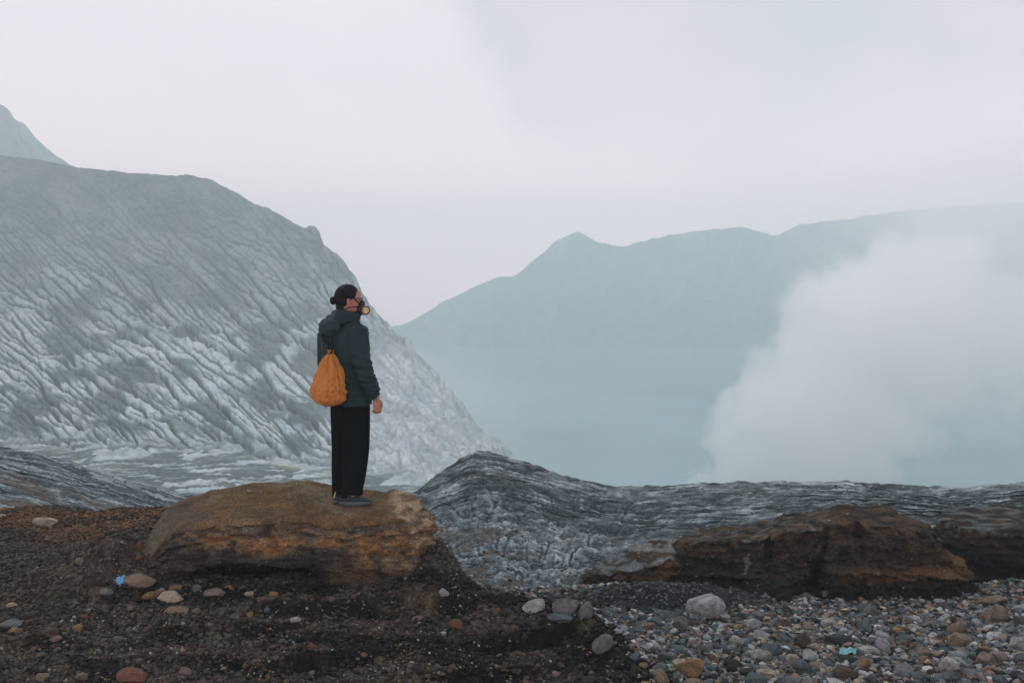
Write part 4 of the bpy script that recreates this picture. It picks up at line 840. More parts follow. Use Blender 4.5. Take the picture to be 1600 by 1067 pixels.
# drawstring bag on the back
def bag():
    root = np.array([-0.122, -0.180, 0.0])
    ca, sa = math.cos(PSI), math.sin(PSI); ux = AR; uy = AF
    zr = [0.806, 0.812, 0.826, 0.855, 0.90, 0.95, 1.00, 1.05, 1.10, 1.14, 1.175, 1.20, 1.215, 1.228, 1.24]
    w = [0.02, 0.080, 0.114, 0.138, 0.150, 0.148, 0.137, 0.119, 0.097, 0.076, 0.052, 0.031, 0.018, 0.018, 0.024]
    dp = [0.02, 0.060, 0.085, 0.098, 0.100, 0.096, 0.088, 0.078, 0.066, 0.056, 0.044, 0.028, 0.017, 0.017, 0.022]
    n, m = 160, 150; z = np.linspace(zr[0], zr[-1], m); th = np.linspace(0, 2 * np.pi, n, endpoint=False); W = np.interp(z, zr, w); Dp = np.interp(z, zr, dp)
    W = np.convolve(np.pad(W, 3, 'edge'), np.ones(7) / 7, 'valid'); Dp = np.convolve(np.pad(Dp, 3, 'edge'), np.ones(7) / 7, 'valid')
    T, Z = np.meshgrid(th, z); up = smooth(0.90, 1.20, Z)
    ct, st_ = np.cos(T), np.sin(T)
    pleat = np.abs(noise2(ct * 3.4 + 7, st_ * 3.4 + Z * 1.0, 361)) + 0.6 * np.abs(noise2(ct * 7 + 3, st_ * 7 + Z * 1.5, 362)); sag = np.abs(noise2(ct * 2.2 + Z * 9, st_ * 2.2 + Z * 14, 363)) + 0.5 * np.abs(noise2(ct * 4 - Z * 16, st_ * 4 + Z * 10, 364))
    r = 1 + (0.14 + 0.40 * up) * (0.45 - pleat) + (1 - up) * 0.20 * (0.42 - sag) * smooth(0.80, 0.86, Z)
    cr1 = 1 - np.abs(noise2(T * 1.1 + Z * 6, Z * 6 - T * 1.5, 366)); cr2 = 1 - np.abs(noise2(T * 2.6 - Z * 14, Z * 15 + T, 367)); r = r + 0.11 * (smooth(0.6, 1.0, cr1) + 0.4 * smooth(0.75, 1.0, cr2)) * smooth(0.81, 0.87, Z) * (1 - 0.5 * up)
    lean = np.interp(Z, [0.8, 0.95, 1.08, 1.24], [0.0, -0.020, -0.004, 0.004]) + 0.012 * noise2(Z * 9, Z * 0 + 1.5, 368)
    e = 2 / 2.25; cx = np.sign(ct) * np.abs(ct) ** e; sx = np.sign(st_) * np.abs(st_) ** e
    P = root + (W[:, None] * r * cx)[..., None] * ux + (Dp[:, None] * r * sx)[..., None] * uy + lean[..., None] * np.array([1.0, 0, 0]); P[..., 2] = Z + 0.012 * (1 - smooth(0.80, 0.84, Z)) * noise2(ct * 3, st_ * 3, 365)
    V = P.reshape(-1, 3); V = np.concatenate([V, [root + [0, 0, 0.804]], [root + [0.01, 0, 1.225]]]); F = [tuple(q) for q in grid_faces(m, n, True)]
    F += [(m * n, (i + 1) % n, i) for i in range(n)] + [(m * n + 1, (m - 1) * n + i, (m - 1) * n + (i + 1) % n) for i in range(n)]
    o = pyobj('drawstring_bag', V, F, orange_m); o.location = (PX0, PY0, 0)
    tag(o, 'crumpled orange drawstring bag hanging on the back of the standing person', 'bag')
    tp = root + np.array([0.008, 0, 1.212])
    pyobj('drawstring', *tube([tp + ux * 0.021 * math.cos(q) + uy * 0.020 * math.sin(q) for q in np.linspace(0, 2 * np.pi, 17)], 0.005, 8, 1, 2), strap_m, o)
    for s in (1, -1):
        pyobj('shoulder_cord', *tube([tp + ux * 0.02 * s - uy * 0.01, B(s * 0.035 + 0.06, -0.160, 1.27), B(s * 0.065 + 0.02, -0.165, 1.33), B(s * 0.10, -0.135, 1.39), B(s * 0.125, -0.05, 1.452), B(s * 0.13, 0.05, 1.436), B(s * 0.15, 0.135, 1.36)], 0.013, 8, 0.5), strap_m, o)
    return o
bag()
# ------------------------------------------------------------------ stones
def stone_material():
    g = Nodes('stone'); tc = g.new('TexCoord'); oi = g.new('ObjectInfo'); ad = g.new('VectorMath', operation='ADD'); sc_ = g.new('VectorMath', operation='SCALE')
    g.link(oi.outputs['Location'], sc_.inputs[0]); sc_.inputs['Scale'].default_value = 7.3; g.link(tc.outputs['Object'], ad.inputs[0]); g.link(sc_.outputs[0], ad.inputs[1]); vec = ad.outputs[0]
    n = g.noise(vec, 1.6, 5, 0.65); f = g.maprange(n, 0.25, 0.75, 0.62, 1.36); cc = g.new('CombineColor')
    for k in range(3): g.link(f, cc.inputs[k])
    c = g.mixc(1.0, oi.outputs['Color'], cc.outputs[0], 'MULTIPLY')
    c = g.mixc(g.maprange(g.noise(vec, 2.6, 5, 0.7), 0.48, 0.66, 0, 0.7), c, (0.050, 0.052, 0.049))
    c = g.mixc(g.maprange(g.noise(vec, 9.0, 3, 0.6), 0.60, 0.72, 0, 0.5), c, (0.36, 0.36, 0.34))
    p = g.new('BsdfPrincipled'); p.inputs['Roughness'].default_value = 0.82; p.inputs['Specular IOR Level'].default_value = 0.12
    b = g.new('Bump'); b.inputs['Strength'].default_value = 0.7; b.inputs['Distance'].default_value = 0.06; g.link(g.noise(vec, 6, 7, 0.65), b.inputs['Height'])
    g.link(c, p.inputs['Base Color']); g.link(b.outputs[0], p.inputs['Normal']); g.link(p.outputs[0], g.out.inputs[0]); return g.m
stone_m = stone_material()
def stone_mesh(seed, sub=3, angular=0.5, noise_=0.06):
    r = np.random.default_rng(500 + seed); bm = bmesh.new(); bmesh.ops.create_icosphere(bm, subdivisions=sub, radius=1.0)
    V = np.array([v.co[:] for v in bm.verts]); V0 = V.copy()
    for k in range(int(6 + 12 * angular)):
        n = r.normal(size=3); n /= np.linalg.norm(n); d = r.uniform(0.48 if angular > .4 else 0.70, 0.86); t = V @ n; o = np.maximum(t - d, 0); V = V - (o * (0.94 if angular > 0.3 else 0.75))[:, None] * n
    V += V0 * (noise_ * fbm3(V0[:, 0] * 1.7 + seed, V0[:, 1] * 1.7, V0[:, 2] * 1.7, 4, 400 + seed % 9, 0.6))[:, None]
    V /= np.abs(V).max(0); V[:, 2] = np.where(V[:, 2] < -0.55, -0.55 + (V[:, 2] + 0.55) * 0.3, V[:, 2])
    for v, c in zip(bm.verts, V): v.co = c
    me = bpy.data.meshes.new('stone'); bm.to_mesh(me); bm.free()
    me.polygons.foreach_set('use_smooth', np.ones(len(me.polygons), bool)); me.materials.append(stone_m)
    try: me.set_sharp_from_angle(angle=R(24 if angular > 0.4 else 40))
    except Exception: pass
    return me
MS = {'rounded': [stone_mesh(k, 3, 0.35) for k in range(6)], 'angular': [stone_mesh(20 + k, 3, 0.7, 0.05) for k in range(8)], 'blocky': [stone_mesh(40 + k, 3, 1.0, 0.03) for k in range(5)]}
def surf(x, y): return float(ground(np.array([x]), np.array([y]))[0])
def hit(px, py):
    a, b = ray(px, py); ds = np.linspace(5.6, 11.5, 700); z = ground(a * ds, ds); k = np.argmax(EYE + b * ds < z)
    return float(a * ds[k]), float(ds[k]), float(z[k])
PLACED = []
def put_stone(mesh, x, y, z, sx, sy, sz, rz, col, label, group=None, tilt=(0, 0), name='stone'):
    o = bpy.data.objects.new(name, mesh); COL.objects.link(o); o.location = (x, y, z + 0.42 * sz); o.rotation_euler = (tilt[0], tilt[1], rz); o.scale = (sx, sy, sz)
    o.color = tuple(col) + (1,); tag(o, label, 'boulder' if name == 'boulder' else 'stone', group); PLACED.append((x, y, max(sx, sy))); return o
C_ = dict(pale=(0.31, 0.345, 0.35), grey=(0.135, 0.155, 0.158), blue=(0.095, 0.13, 0.145), dark=(0.035, 0.042, 0.044), tan=(0.20, 0.165, 0.12), cream=(0.38, 0.34, 0.26), rust=(0.15, 0.075, 0.045), pink=(0.22, 0.175, 0.16), brown=(0.085, 0.068, 0.052), ochre=(0.25, 0.165, 0.08), white=(0.46, 0.49, 0.48))
# (photo x, photo y, width, height, colour, form, name, label, z above ground if not on it)
HAND = [
 (1103, 949, 66, 40, 'pale', 'rounded', 'boulder', 'big smooth pale grey boulder resting at the foot of the dark bluff'),
 (1082, 1040, 48, 50, 'ochre', 'angular', 'boulder', 'chunky boulder with a yellow ochre top beside the edge of the dark soil'),
 (838, 946, 46, 26, 'pale', 'angular', 'boulder', 'pale angular boulder at the gully mouth, first of a tight cluster'),
 (882, 948, 48, 36, 'grey', 'blocky', 'boulder', 'tall grey block in the cluster of boulders at the gully mouth'),
 (871, 968, 50, 18, 'blue', 'rounded', 'boulder', 'long low blue-grey boulder lying in front of the gully mouth cluster'),
 (915, 960, 30, 34, 'grey', 'blocky', 'stone', 'upright grey stone leaning on the gully mouth cluster'),
 (1556, 937, 54, 24, 'tan', 'rounded', 'boulder', 'tan sloping boulder below the set-back bluff at the picture edge'),
 (1560, 960, 46, 36, 'tan', 'blocky', 'boulder', 'pale tan block standing in front of the sloping tan boulder'),
 (1506, 998, 42, 30, 'tan', 'angular', 'boulder', 'squarish tan-grey boulder alone on gravel in the pebble bed'),
 (1381, 1008, 30, 32, 'pale', 'angular', 'stone', 'upright pinkish-grey faceted stone in the middle of the pebble bed'),
 (1484, 1038, 36, 34, 'white', 'blocky', 'stone', 'jagged whitish stone with a pointed tip near the bottom of the picture'),
 (1323, 1049, 44, 24, 'brown', 'rounded', 'boulder', 'smooth brown-grey oval boulder near the bottom edge of the pebble bed'),
 (1351, 1036, 32, 24, 'ochre', 'angular', 'stone', 'orange-tan stone touching the brown-grey oval boulder'),
 (1237, 1029, 22, 24, 'cream', 'angular', 'stone', 'cream wedge-shaped stone among blue-grey pebbles'),
 (1254, 1040, 28, 26, 'blue', 'rounded', 'stone', 'blue-grey stone against the cream wedge-shaped stone'),
 (1258, 1000, 28, 24, 'brown', 'rounded', 'stone', 'brownish grey lumpy stone beside two pale cubes'),
 (1274, 1010, 22, 16, 'cream', 'blocky', 'stone', 'small cream block above the turquoise scrap'),
 (1541, 1028, 32, 30, 'pink', 'angular', 'stone', 'reddish faceted stone at the picture edge'),
 (1594, 1005, 30, 28, 'pale', 'angular', 'stone', 'pale stone cut off by the picture edge'),
 (1540, 984, 26, 18, 'cream', 'rounded', 'stone', 'rounded cream stone below the tan block'),
 (1479, 966, 28, 20, 'pale', 'rounded', 'stone', 'pale grey round stone under the big bluff, near the tan block'),
 (1363, 953, 34, 26, 'grey', 'blocky', 'stone', 'grey peaked stone half buried at the foot of the big bluff'),
 (1063, 972, 26, 24, 'grey', 'angular', 'stone', 'grey upright stone just under the big smooth boulder'),
 (1085, 973, 20, 16, 'brown', 'rounded', 'stone', 'small brown stone tucked under the big smooth boulder'),
 (1253, 943, 16, 10, 'pale', 'angular', 'stone', 'single pale stone lying high on the dark talus'),
 (1045, 960, 42, 14, 'blue', 'blocky', 'stone', 'flat blue-grey stone on the dark slope beside the big boulder'),
 (930, 952, 26, 10, 'pale', 'rounded', 'stone', 'slim pale stone on the dark slope past the gully mouth'),
 (1170, 1052, 30, 24, 'dark', 'angular', 'stone', 'blackish stone at the bottom of the pebble bed'),
 (1143, 1040, 30, 26, 'dark', 'blocky', 'stone', 'black split stone to the right of the ochre-topped boulder'),
 (777, 954, 14, 12, 'rust', 'blocky', 'stone', 'bright orange-red stone on the lip of the dark soil'),
 (713, 974, 27, 19, 'rust', 'blocky', 'stone', 'rust red pentagonal stone on dark soil below the ledge'),
 (693, 990, 13, 8, 'white', 'rounded', 'stone', 'bright white pebble below the rust red pentagonal stone'),
 (694, 938, 18, 16, 'pale', 'blocky', 'stone', 'pale splintered stone on the brown slope under the ledge corner'),
 (488, 1010, 18, 14, 'rust', 'angular', 'stone', 'orange-brown stone in the black soil below the ledge'),
 (592, 1031, 20, 15, 'brown', 'angular', 'stone', 'brown stone in golden gravel near the bottom of the picture'),
 (868, 1053, 14, 12, 'pink', 'rounded', 'stone', 'lone pinkish stone on black soil at the bottom of the picture'),
 (652, 967, 20, 10, 'pink', 'angular', 'stone', 'pinkish stone in the crease above the white pebble'),
 (459, 971, 22, 10, 'pale', 'rounded', 'stone', 'pale flat stone on the black soil mound'),
 (440, 1001, 14, 9, 'blue', 'rounded', 'stone', 'blue-grey flat stone under the black soil mound'),
 (213, 913, 64, 26, 'tan', 'blocky', 'boulder', 'wide pale tan slab in front of the ledge, beside the blue rubbish'),
 (167, 926, 28, 18, 'grey', 'rounded', 'stone', 'rounded grey stone against the end of the wide tan slab'),
 (231, 930, 32, 17, 'ochre', 'angular', 'stone', 'orange stained stone tucked under the wide tan slab'),
 (251, 926, 18, 15, 'pink', 'angular', 'stone', 'reddish stone at the near corner of the wide tan slab'),
 (214, 900, 30, 12, 'brown', 'rounded', 'stone', 'dull brown stone behind the wide tan slab'),
 (264, 937, 46, 10, 'cream', 'blocky', 'stone', 'thin cream slab below the orange stained stone'),
 (272, 957, 44, 9, 'tan', 'blocky', 'stone', 'thin tan slab, lowest of the flat slabs before the ledge'),
 (335, 929, 44, 10, 'pink', 'blocky', 'stone', 'long mauve slab at the mouth of the black undercut'),
 (272, 919, 22, 12, 'ochre', 'angular', 'stone', 'yellowish stone inside the black undercut of the ledge, first in the row'),
 (306, 919, 16, 12, 'grey', 'angular', 'stone', 'grey stone inside the black undercut'),
 (358, 918, 17, 13, 'ochre', 'rounded', 'stone', 'yellow rounded stone inside the black undercut'),
 (391, 929, 22, 7, 'cream', 'rounded', 'stone', 'flat cream stone at the edge of the black undercut'),
 (427, 928, 15, 14, 'ochre', 'angular', 'stone', 'ochre stone, last in the row along the black undercut'),
 (66, 816, 40, 15, 'cream', 'rounded', 'boulder', 'pale cream boulder on the brown rim at the far edge of the soil'),
 (2, 806, 14, 10, 'cream', 'rounded', 'stone', 'pale stone cut off by the picture edge on the far brown rim'),
 (125, 877, 18, 12, 'pink', 'angular', 'stone', 'small pinkish stone on bare soil above the blue rubbish'),
 (217, 856, 12, 16, 'rust', 'angular', 'stone', 'dark red stone in the small gully beside the ledge'),
 (216, 872, 12, 10, 'rust', 'rounded', 'stone', 'rusty round stone below the dark red stone in the small gully'),
 (238, 813, 10, 7, 'tan', 'angular', 'stone', 'little tan stone at the top of the small gully'),
 (14, 974, 36, 18, 'grey', 'rounded', 'stone', 'long grey stone cut off by the picture edge, low on the soil slope'),
 (20, 984, 24, 12, 'ochre', 'rounded', 'stone', 'orange-cream stone under the long grey stone at the picture edge'),
 (117, 980, 23, 18, 'ochre', 'angular', 'stone', 'orange knobbly stone on the soil slope below the blue rubbish'),
 (130, 963, 15, 9, 'rust', 'rounded', 'stone', 'reddish flat stone just above the orange knobbly stone'),
 (76, 988, 28, 14, 'brown', 'rounded', 'stone', 'brown smooth stone between the grey and the orange stones'),
 (85, 1003, 24, 9, 'tan', 'angular', 'stone', 'thin tan stone below the brown smooth stone'),
 (18, 946, 20, 9, 'cream', 'angular', 'stone', 'cream chip high on the soil slope at the picture edge'),
 (66, 1057, 24, 17, 'tan', 'angular', 'stone', 'tan domed stone at the bottom edge of the soil slope'),
 (126, 1057, 20, 14, 'tan', 'angular', 'stone', 'tan pointed stone at the bottom edge, next to the domed one'),
 (212, 1050, 22, 12, 'pink', 'angular', 'stone', 'pinkish stone near the bottom of the soil slope'),
 (208, 1064, 60, 10, 'rust', 'blocky', 'boulder', 'dark red slab cut off by the bottom edge of the picture'),
 (286, 1016, 9, 16, 'cream', 'blocky', 'stone', 'thin upright cream splinter standing in dark soil'),
]
LAND = []
def build_hand_stones():
    for k, (px, py, w, h, c, form, name, label) in enumerate(HAND):
        x, y, z = hit(px, min(py + h * 0.42, 1078)); m = w * y / FPX; hm = h * y / FPX
        sx = m / 2; sy = sx * (0.62 if w > 40 else 0.78); sz = max(0.30 * m, hm - 0.34 * 2 * sy * 0.6) / 2 * 1.3; y2 = y + sy * 0.55
        z2 = surf(x, y2); z2 = min(z2, z + 0.05)
        big = w >= 38; me = stone_mesh(100 + k, 4 if big else 3, {'rounded': 0.45, 'angular': 0.85, 'blocky': 1.15}[form], 0.05) if w >= 24 else random.Random(k).choice(MS[form])
        r = random.Random(k * 7); o = put_stone(me, x, y2, z2 - 0.05 * sz, sx, sy, sz, r.uniform(-0.25, 0.25), C_[c], label, None, (r.uniform(-.1, .1), r.uniform(-.12, .12)), name)
        LAND.append((px, py, label, w))
    # small pale stone on top of the ledge
    a, b = ray(390, 774); y = 8.2; x = a * y; put_stone(MS['angular'][2], x, y, float(top_a(np.array([x]), np.array([y]))[0]) + 0.004, 0.027, 0.02, 0.016, 0.3, C_['cream'], 'small pale stone lying alone on top of the brown ledge')
build_hand_stones()

# the many stones of the pebble bed and the soil slope
SHORT = {0: 'big smooth pale boulder', 1: 'ochre-topped boulder', 4: 'long blue-grey boulder', 7: 'pale tan block', 8: 'squarish tan-grey boulder', 9: 'upright pinkish-grey stone', 10: 'jagged whitish stone', 11: 'brown-grey oval boulder', 13: 'cream wedge-shaped stone',
         15: 'brownish lumpy stone', 17: 'reddish faceted stone', 20: 'round pale stone under the bluff', 21: 'grey peaked stone', 24: 'single stone on the talus', 27: 'blackish stone at the bottom', 30: 'rust red stone', 33: 'orange-brown stone', 34: 'brown stone in golden gravel',
         35: 'lone pinkish stone', 39: 'wide tan slab', 45: 'lowest flat slab', 58: 'long grey edge stone', 60: 'orange knobbly stone', 66: 'tan pointed stone', 68: 'dark red bottom slab'}
COLNAME = dict(pale='pale grey', grey='mid-grey', blue='blue-grey', dark='blackish', tan='tan', cream='cream', rust='rusty red', pink='pinkish', brown='brown', ochre='ochre', white='whitish')
def scatter():
    r = random.Random(11); used = {h[7] for h in HAND}; n = 0; made = 0; cand = []
    def label_for(px, py, size, cname, form):
        ls = sorted(((px - HAND[k][0]) ** 2 + ((py - HAND[k][1]) * 1.6) ** 2, k) for k in SHORT)
        def rel(k):
            dx, dy = px - HAND[k][0], py - HAND[k][1]
            d = math.hypot(dx, dy * 1.6); far = 'well ' if d > 75 else ('a little ' if d > 38 else 'just ')
            if abs(dx) > abs(dy) * 1.6: w = 'right of' if dx > 0 else 'left of'
            else: w = 'below' if dy > 0 else 'above'
            return far + w + ' the ' + SHORT[k]
        base = f'{size}{COLNAME[cname]} {form} stone '; opts = [base + rel(ls[0][1])]
        opts += [base + rel(ls[0][1]) + ', ' + rel(ls[1][1]).split(' the ')[0].split(' ')[-1].replace('of', 'beside') + ' pebbles'] if False else []
        for j in range(1, 6): opts.append(f'{size}{COLNAME[cname]} {form} stone between the {SHORT[ls[0][1]]} and the {SHORT[ls[j][1]]}')
        for j in range(1, 4): opts.append(f'{size}{COLNAME[cname]} {form} stone {rel(ls[j][1])}')
        for o in opts:
            if o not in used and len(o.replace('-', ' - ').split()) <= 20 and len(o.split()) <= 15: used.add(o); return o
        return None
    target = {'bed': 182, 'soil': 34, 'talus': 10}; size_of = {'bed': (0.032, 0.098), 'soil': (0.016, 0.042), 'talus': (0.018, 0.035)}
    for zone, cnt in target.items():
        tries = 0; got = 0
        while got < cnt and tries < 12000:
            tries += 1
            if zone == 'bed': px, py = r.uniform(880, 1605), r.uniform(955, 1072)
            elif zone == 'soil': px, py = r.uniform(0, 700), r.uniform(935, 1072)
            else: px, py = r.uniform(930, 1330), r.uniform(925, 960)
            x, y, z = hit(px, py); sd = float(soil_side(np.array([x]), np.array([y]))[0])
            if zone == 'bed' and sd > (0.22 if r.random() < 0.12 else -0.10): continue
            if zone == 'soil' and (sd < 0.15 or (px > 420 and r.random() < 0.75)): continue
            lo, hi = size_of[zone]; u = 1 - got / cnt; s = lo + (hi - lo) * u ** 1.7 * r.uniform(0.75, 1.1)
            if any((x - a) ** 2 + (y - b) ** 2 < (0.82 * (s + q)) ** 2 for a, b, q in PLACED): continue
            if zone == 'soil': cn = r.choices(['tan', 'pink', 'grey', 'brown', 'rust', 'cream', 'ochre', 'blue'], [3, 3, 3, 3, 1.5, 2, 2, 1.5])[0]
            elif zone == 'talus': cn = r.choices(['grey', 'dark', 'blue'], [2, 2, 2])[0]
            else: cn = r.choices(['pale', 'grey', 'blue', 'dark', 'tan', 'cream', 'pink', 'brown', 'rust', 'ochre', 'white'], [8, 8, 7, 3, 3, 1.5, 3, 2.5, 0.4, 0.6, 1.5])[0]
            if cn in ('rust', 'ochre') and s > 0.04: cn = 'grey'
            form = r.choices(['rounded', 'angular', 'blocky'], [2.2, 5, 3])[0]; rel_s = s * 2 * FPX / y
            size = 'large ' if rel_s > 25 else ('' if rel_s > 15 else 'small ')
            asp = (r.uniform(0.85, 1.2), r.uniform(0.6, 0.95), r.uniform(0.42, 0.8)); word = {'rounded': 'rounded', 'angular': 'angular', 'blocky': 'blocky'}[form]
            if asp[2] < 0.52: word = 'flat ' + word
            elif asp[2] > 0.72: word = 'upright ' + word
            lab = label_for(px, py, size, cn, word)
            if lab is None: continue
            c = np.array(C_[cn]) * r.uniform(0.75, 1.15) * np.array([r.uniform(0.95, 1.05), 1, r.uniform(0.95, 1.05)])
            put_stone(r.choice(MS[form]), x, y, z - 0.12 * s, s * asp[0], s * asp[1], s * asp[2], r.uniform(0, 6.28), c, lab, 'stones of the pebble bed' if zone == 'bed' else ('stones on the soil slope' if zone == 'soil' else 'stones on the dark talus'), (r.uniform(-.25, .25), r.uniform(-.25, .25)))
            got += 1
scatter()

# ------------------------------------------------------------------ gravel too small to count
def gravel(name, P, S, C, seed, sub=1):
    """one object: a cloud of points, each drawn as one of a few pebble shapes"""
    r = np.random.default_rng(seed); n = len(P); me = bpy.data.meshes.new(name); me.vertices.add(n); me.vertices.foreach_set('co', np.asarray(P, np.float32).ravel())
    for nm, ty, dat in (('rot', 'FLOAT_VECTOR', np.stack([r.uniform(-.5, .5, n), r.uniform(-.5, .5, n), r.uniform(0, 6.28, n)], -1)), ('siz', 'FLOAT_VECTOR', S), ('tint', 'FLOAT_VECTOR', C)):
        a = me.attributes.new(nm, ty, 'POINT'); a.data.foreach_set('vector', np.asarray(dat, np.float32).ravel())
    g = Nodes(name); at_ = g.new('Attribute', attribute_name='tint', attribute_type='INSTANCER'); p = g.new('BsdfPrincipled'); p.inputs['Roughness'].default_value = 0.85; p.inputs['Specular IOR Level'].default_value = 0.10
    tc = g.new('TexCoord'); f = g.maprange(g.noise(tc.outputs['Object'], 60.0, 3, 0.6), 0.3, 0.7, 0.7, 1.3); cc = g.new('CombineColor')
    for k in range(3): g.link(f, cc.inputs[k])
    g.link(g.mixc(1.0, at_.outputs['Color'], cc.outputs[0], 'MULTIPLY'), p.inputs['Base Color']); g.link(p.outputs[0], g.out.inputs[0])
    me.materials.append(g.m); o = bpy.data.objects.new(name, me); COL.objects.link(o); tag(o, kind='stuff')
    t = bpy.data.node_groups.new(name, 'GeometryNodeTree'); t.interface.new_socket(name='Geometry', in_out='INPUT', socket_type='NodeSocketGeometry'); t.interface.new_socket(name='Geometry', in_out='OUTPUT', socket_type='NodeSocketGeometry')
    N = lambda k: t.nodes.new(k); gi = N('NodeGroupInput'); go = N('NodeGroupOutput'); gti = N('GeometryNodeGeometryToInstance')
    for k in range(5):
        ic = N('GeometryNodeMeshIcoSphere'); ic.inputs['Radius'].default_value = 1; ic.inputs['Subdivisions'].default_value = sub
        nz = N('ShaderNodeTexNoise'); nz.inputs['Scale'].default_value = 1.3; nz.inputs['Detail'].default_value = 2
        po = N('GeometryNodeInputPosition'); ad = N('ShaderNodeVectorMath'); ad.operation = 'ADD'; ad.inputs[1].default_value = (k * 7.7, k * 3.1, 1.0); t.links.new(po.outputs[0], ad.inputs[0]); t.links.new(ad.outputs[0], nz.inputs['Vector'])
        su = N('ShaderNodeVectorMath'); su.operation = 'SUBTRACT'; su.inputs[1].default_value = (0.5,) * 3; t.links.new(nz.outputs['Color'], su.inputs[0])
        ml = N('ShaderNodeVectorMath'); ml.operation = 'SCALE'; ml.inputs['Scale'].default_value = 2.6; t.links.new(su.outputs[0], ml.inputs[0])
        sp = N('GeometryNodeSetPosition'); t.links.new(ic.outputs['Mesh'], sp.inputs['Geometry']); t.links.new(ml.outputs[0], sp.inputs['Offset'])
        sm = N('GeometryNodeSetMaterial'); sm.inputs['Material'].default_value = g.m; t.links.new(sp.outputs[0], sm.inputs[0]); t.links.new(sm.outputs[0], gti.inputs[0])
    mp = N('GeometryNodeMeshToPoints'); t.links.new(gi.outputs[0], mp.inputs[0]); ip = N('GeometryNodeInstanceOnPoints'); t.links.new(mp.outputs[0], ip.inputs['Points']); t.links.new(gti.outputs[0], ip.inputs['Instance']); ip.inputs['Pick Instance'].default_value = True
    for nm, s in (('rot', 'Rotation'), ('siz', 'Scale')):
        na = N('GeometryNodeInputNamedAttribute'); na.data_type = 'FLOAT_VECTOR'; na.inputs['Name'].default_value = nm; t.links.new(na.outputs['Attribute'], ip.inputs[s])
    t.links.new(ip.outputs[0], go.inputs[0]); md = o.modifiers.new('pebbles', 'NODES'); md.node_group = t; return o
PAL = np.array([C_[k] for k in ('pale', 'grey', 'blue', 'dark', 'tan', 'cream', 'pink', 'brown', 'rust', 'ochre', 'white')])
def pal(r, n, w, k=0.15): w = np.array(w, float); i = r.choice(len(PAL), n, p=w / w.sum()); return PAL[i] * r.uniform(0.6, 1.25, (n, 1)) * r.uniform(1 - k * .3, 1 + k * .3, (n, 3))
def sizes(r, n, lo, hi, p): s = lo * (hi / lo) ** (r.random(n) ** p); return np.stack([s * r.uniform(.8, 1.3, n), s * r.uniform(.7, 1.1, n), s * r.uniform(.4, .8, n)], -1)
def field(r, n, x0, x1, y0, y1): y = np.sqrt(r.uniform(y0 * y0, y1 * y1, n)) if False else r.uniform(y0, y1, n); return r.uniform(x0, x1, n), y
def lay_gravel():
    r = np.random.default_rng(21)
    # pebble bed
    x, y = field(r, 100000, -0.1, 6.2, 5.4, 9.3); sd = soil_side(x, y); k = (sd < -0.02 + 0.22 * r.exponential(1.0, len(x)) * (r.random(len(x)) < 0.35)) & ((sd < 0.0) | ((x > 0.15) & (r.random(len(x)) < 0.5))) & (np.abs(x) < 0.60 * y + 0.3); x, y = x[k], y[k]
    n = len(x); tal = np.exp(-((x - 1.25) / 1.0) ** 2 - ((y - 8.45) / 0.35) ** 2) > 0.33
    keep = ~tal | (r.random(n) < 0.75); x, y, tal = x[keep], y[keep], tal[keep]; n = len(x)
    S = sizes(r, n, 0.005, 0.036, 1.9); S[tal] *= 0.55; C = pal(r, n, [5, 8, 8, 7, 3, 1.6, 2.5, 4, .4, .5, .8]) * 0.85; C[tal] = np.array((0.035, 0.042, 0.044)) * r.uniform(0.4, 3.0, (tal.sum(), 1))
    P = np.stack([x, y, ground(x, y) + S[:, 2] * 0.35], -1); gravel('gravel', P, S, C, 3)
    # finer gravel on the soil bench
    x, y = field(r, 190000, -6.5, 1.4, 5.5, 10.6); sd = soil_side(x, y); m1 = fbm2(x * 1.3 + 3, y * 3.1, 3, 133); dens = 0.25 + 0.75 * smooth(-0.3, 0.4, fbm2(x * 2.0, y * 3.0, 3, 151) + 0.25 * smooth(7.7, 6.3, y)) - 0.35 * smooth(0.05, 0.4, m1)
    in_a = (x > -3.0) & (x < -0.75) & (y > 7.55); dens = dens * (1 - 0.75 * smooth(0.7, 0.3, sd) * smooth(-0.2, 0.2, x)); k = (sd > 0.0) & (r.random(len(x)) < dens) & ~in_a & (np.abs(x) < 0.60 * y + 0.3); x, y = x[k], y[k]; n = len(x)
    S = sizes(r, n, 0.0018, 0.014, 2.6); cc = pal(r, n, [3, 4, 3, 8, 4, 3, 3, 6, 1.2, 3, 1.2]) * 0.62
    big = S[:, 0] > 0.007; cc[big] *= 1.15
    P = np.stack([x, y, ground(x, y) + S[:, 2] * 0.3], -1); gravel('gravel', P, S, cc, 5)
lay_gravel()
def lay_scree():
    r = np.random.default_rng(31); P, G = BAD; w = np.clip(G, 0, 1); w[:int(len(w) * .86), 100:] += 0.16; w = w.ravel(); idx = r.choice(len(w), 14000, p=(w + 0.0) / w.sum()); Q = P.reshape(-1, 3)[idx] + r.normal(0, 0.03, (14000, 3)) * [1, 1, 0]
    d = Q[:, 1]; S = sizes(r, 14000, 0.005, 0.030, 3.0) * (d / 14)[:, None]; C = np.array((0.13, 0.155, 0.165)) * r.uniform(0.3, 1.9, (14000, 1)); gravel('scree', Q, S, C, 8, 1)
lay_scree()
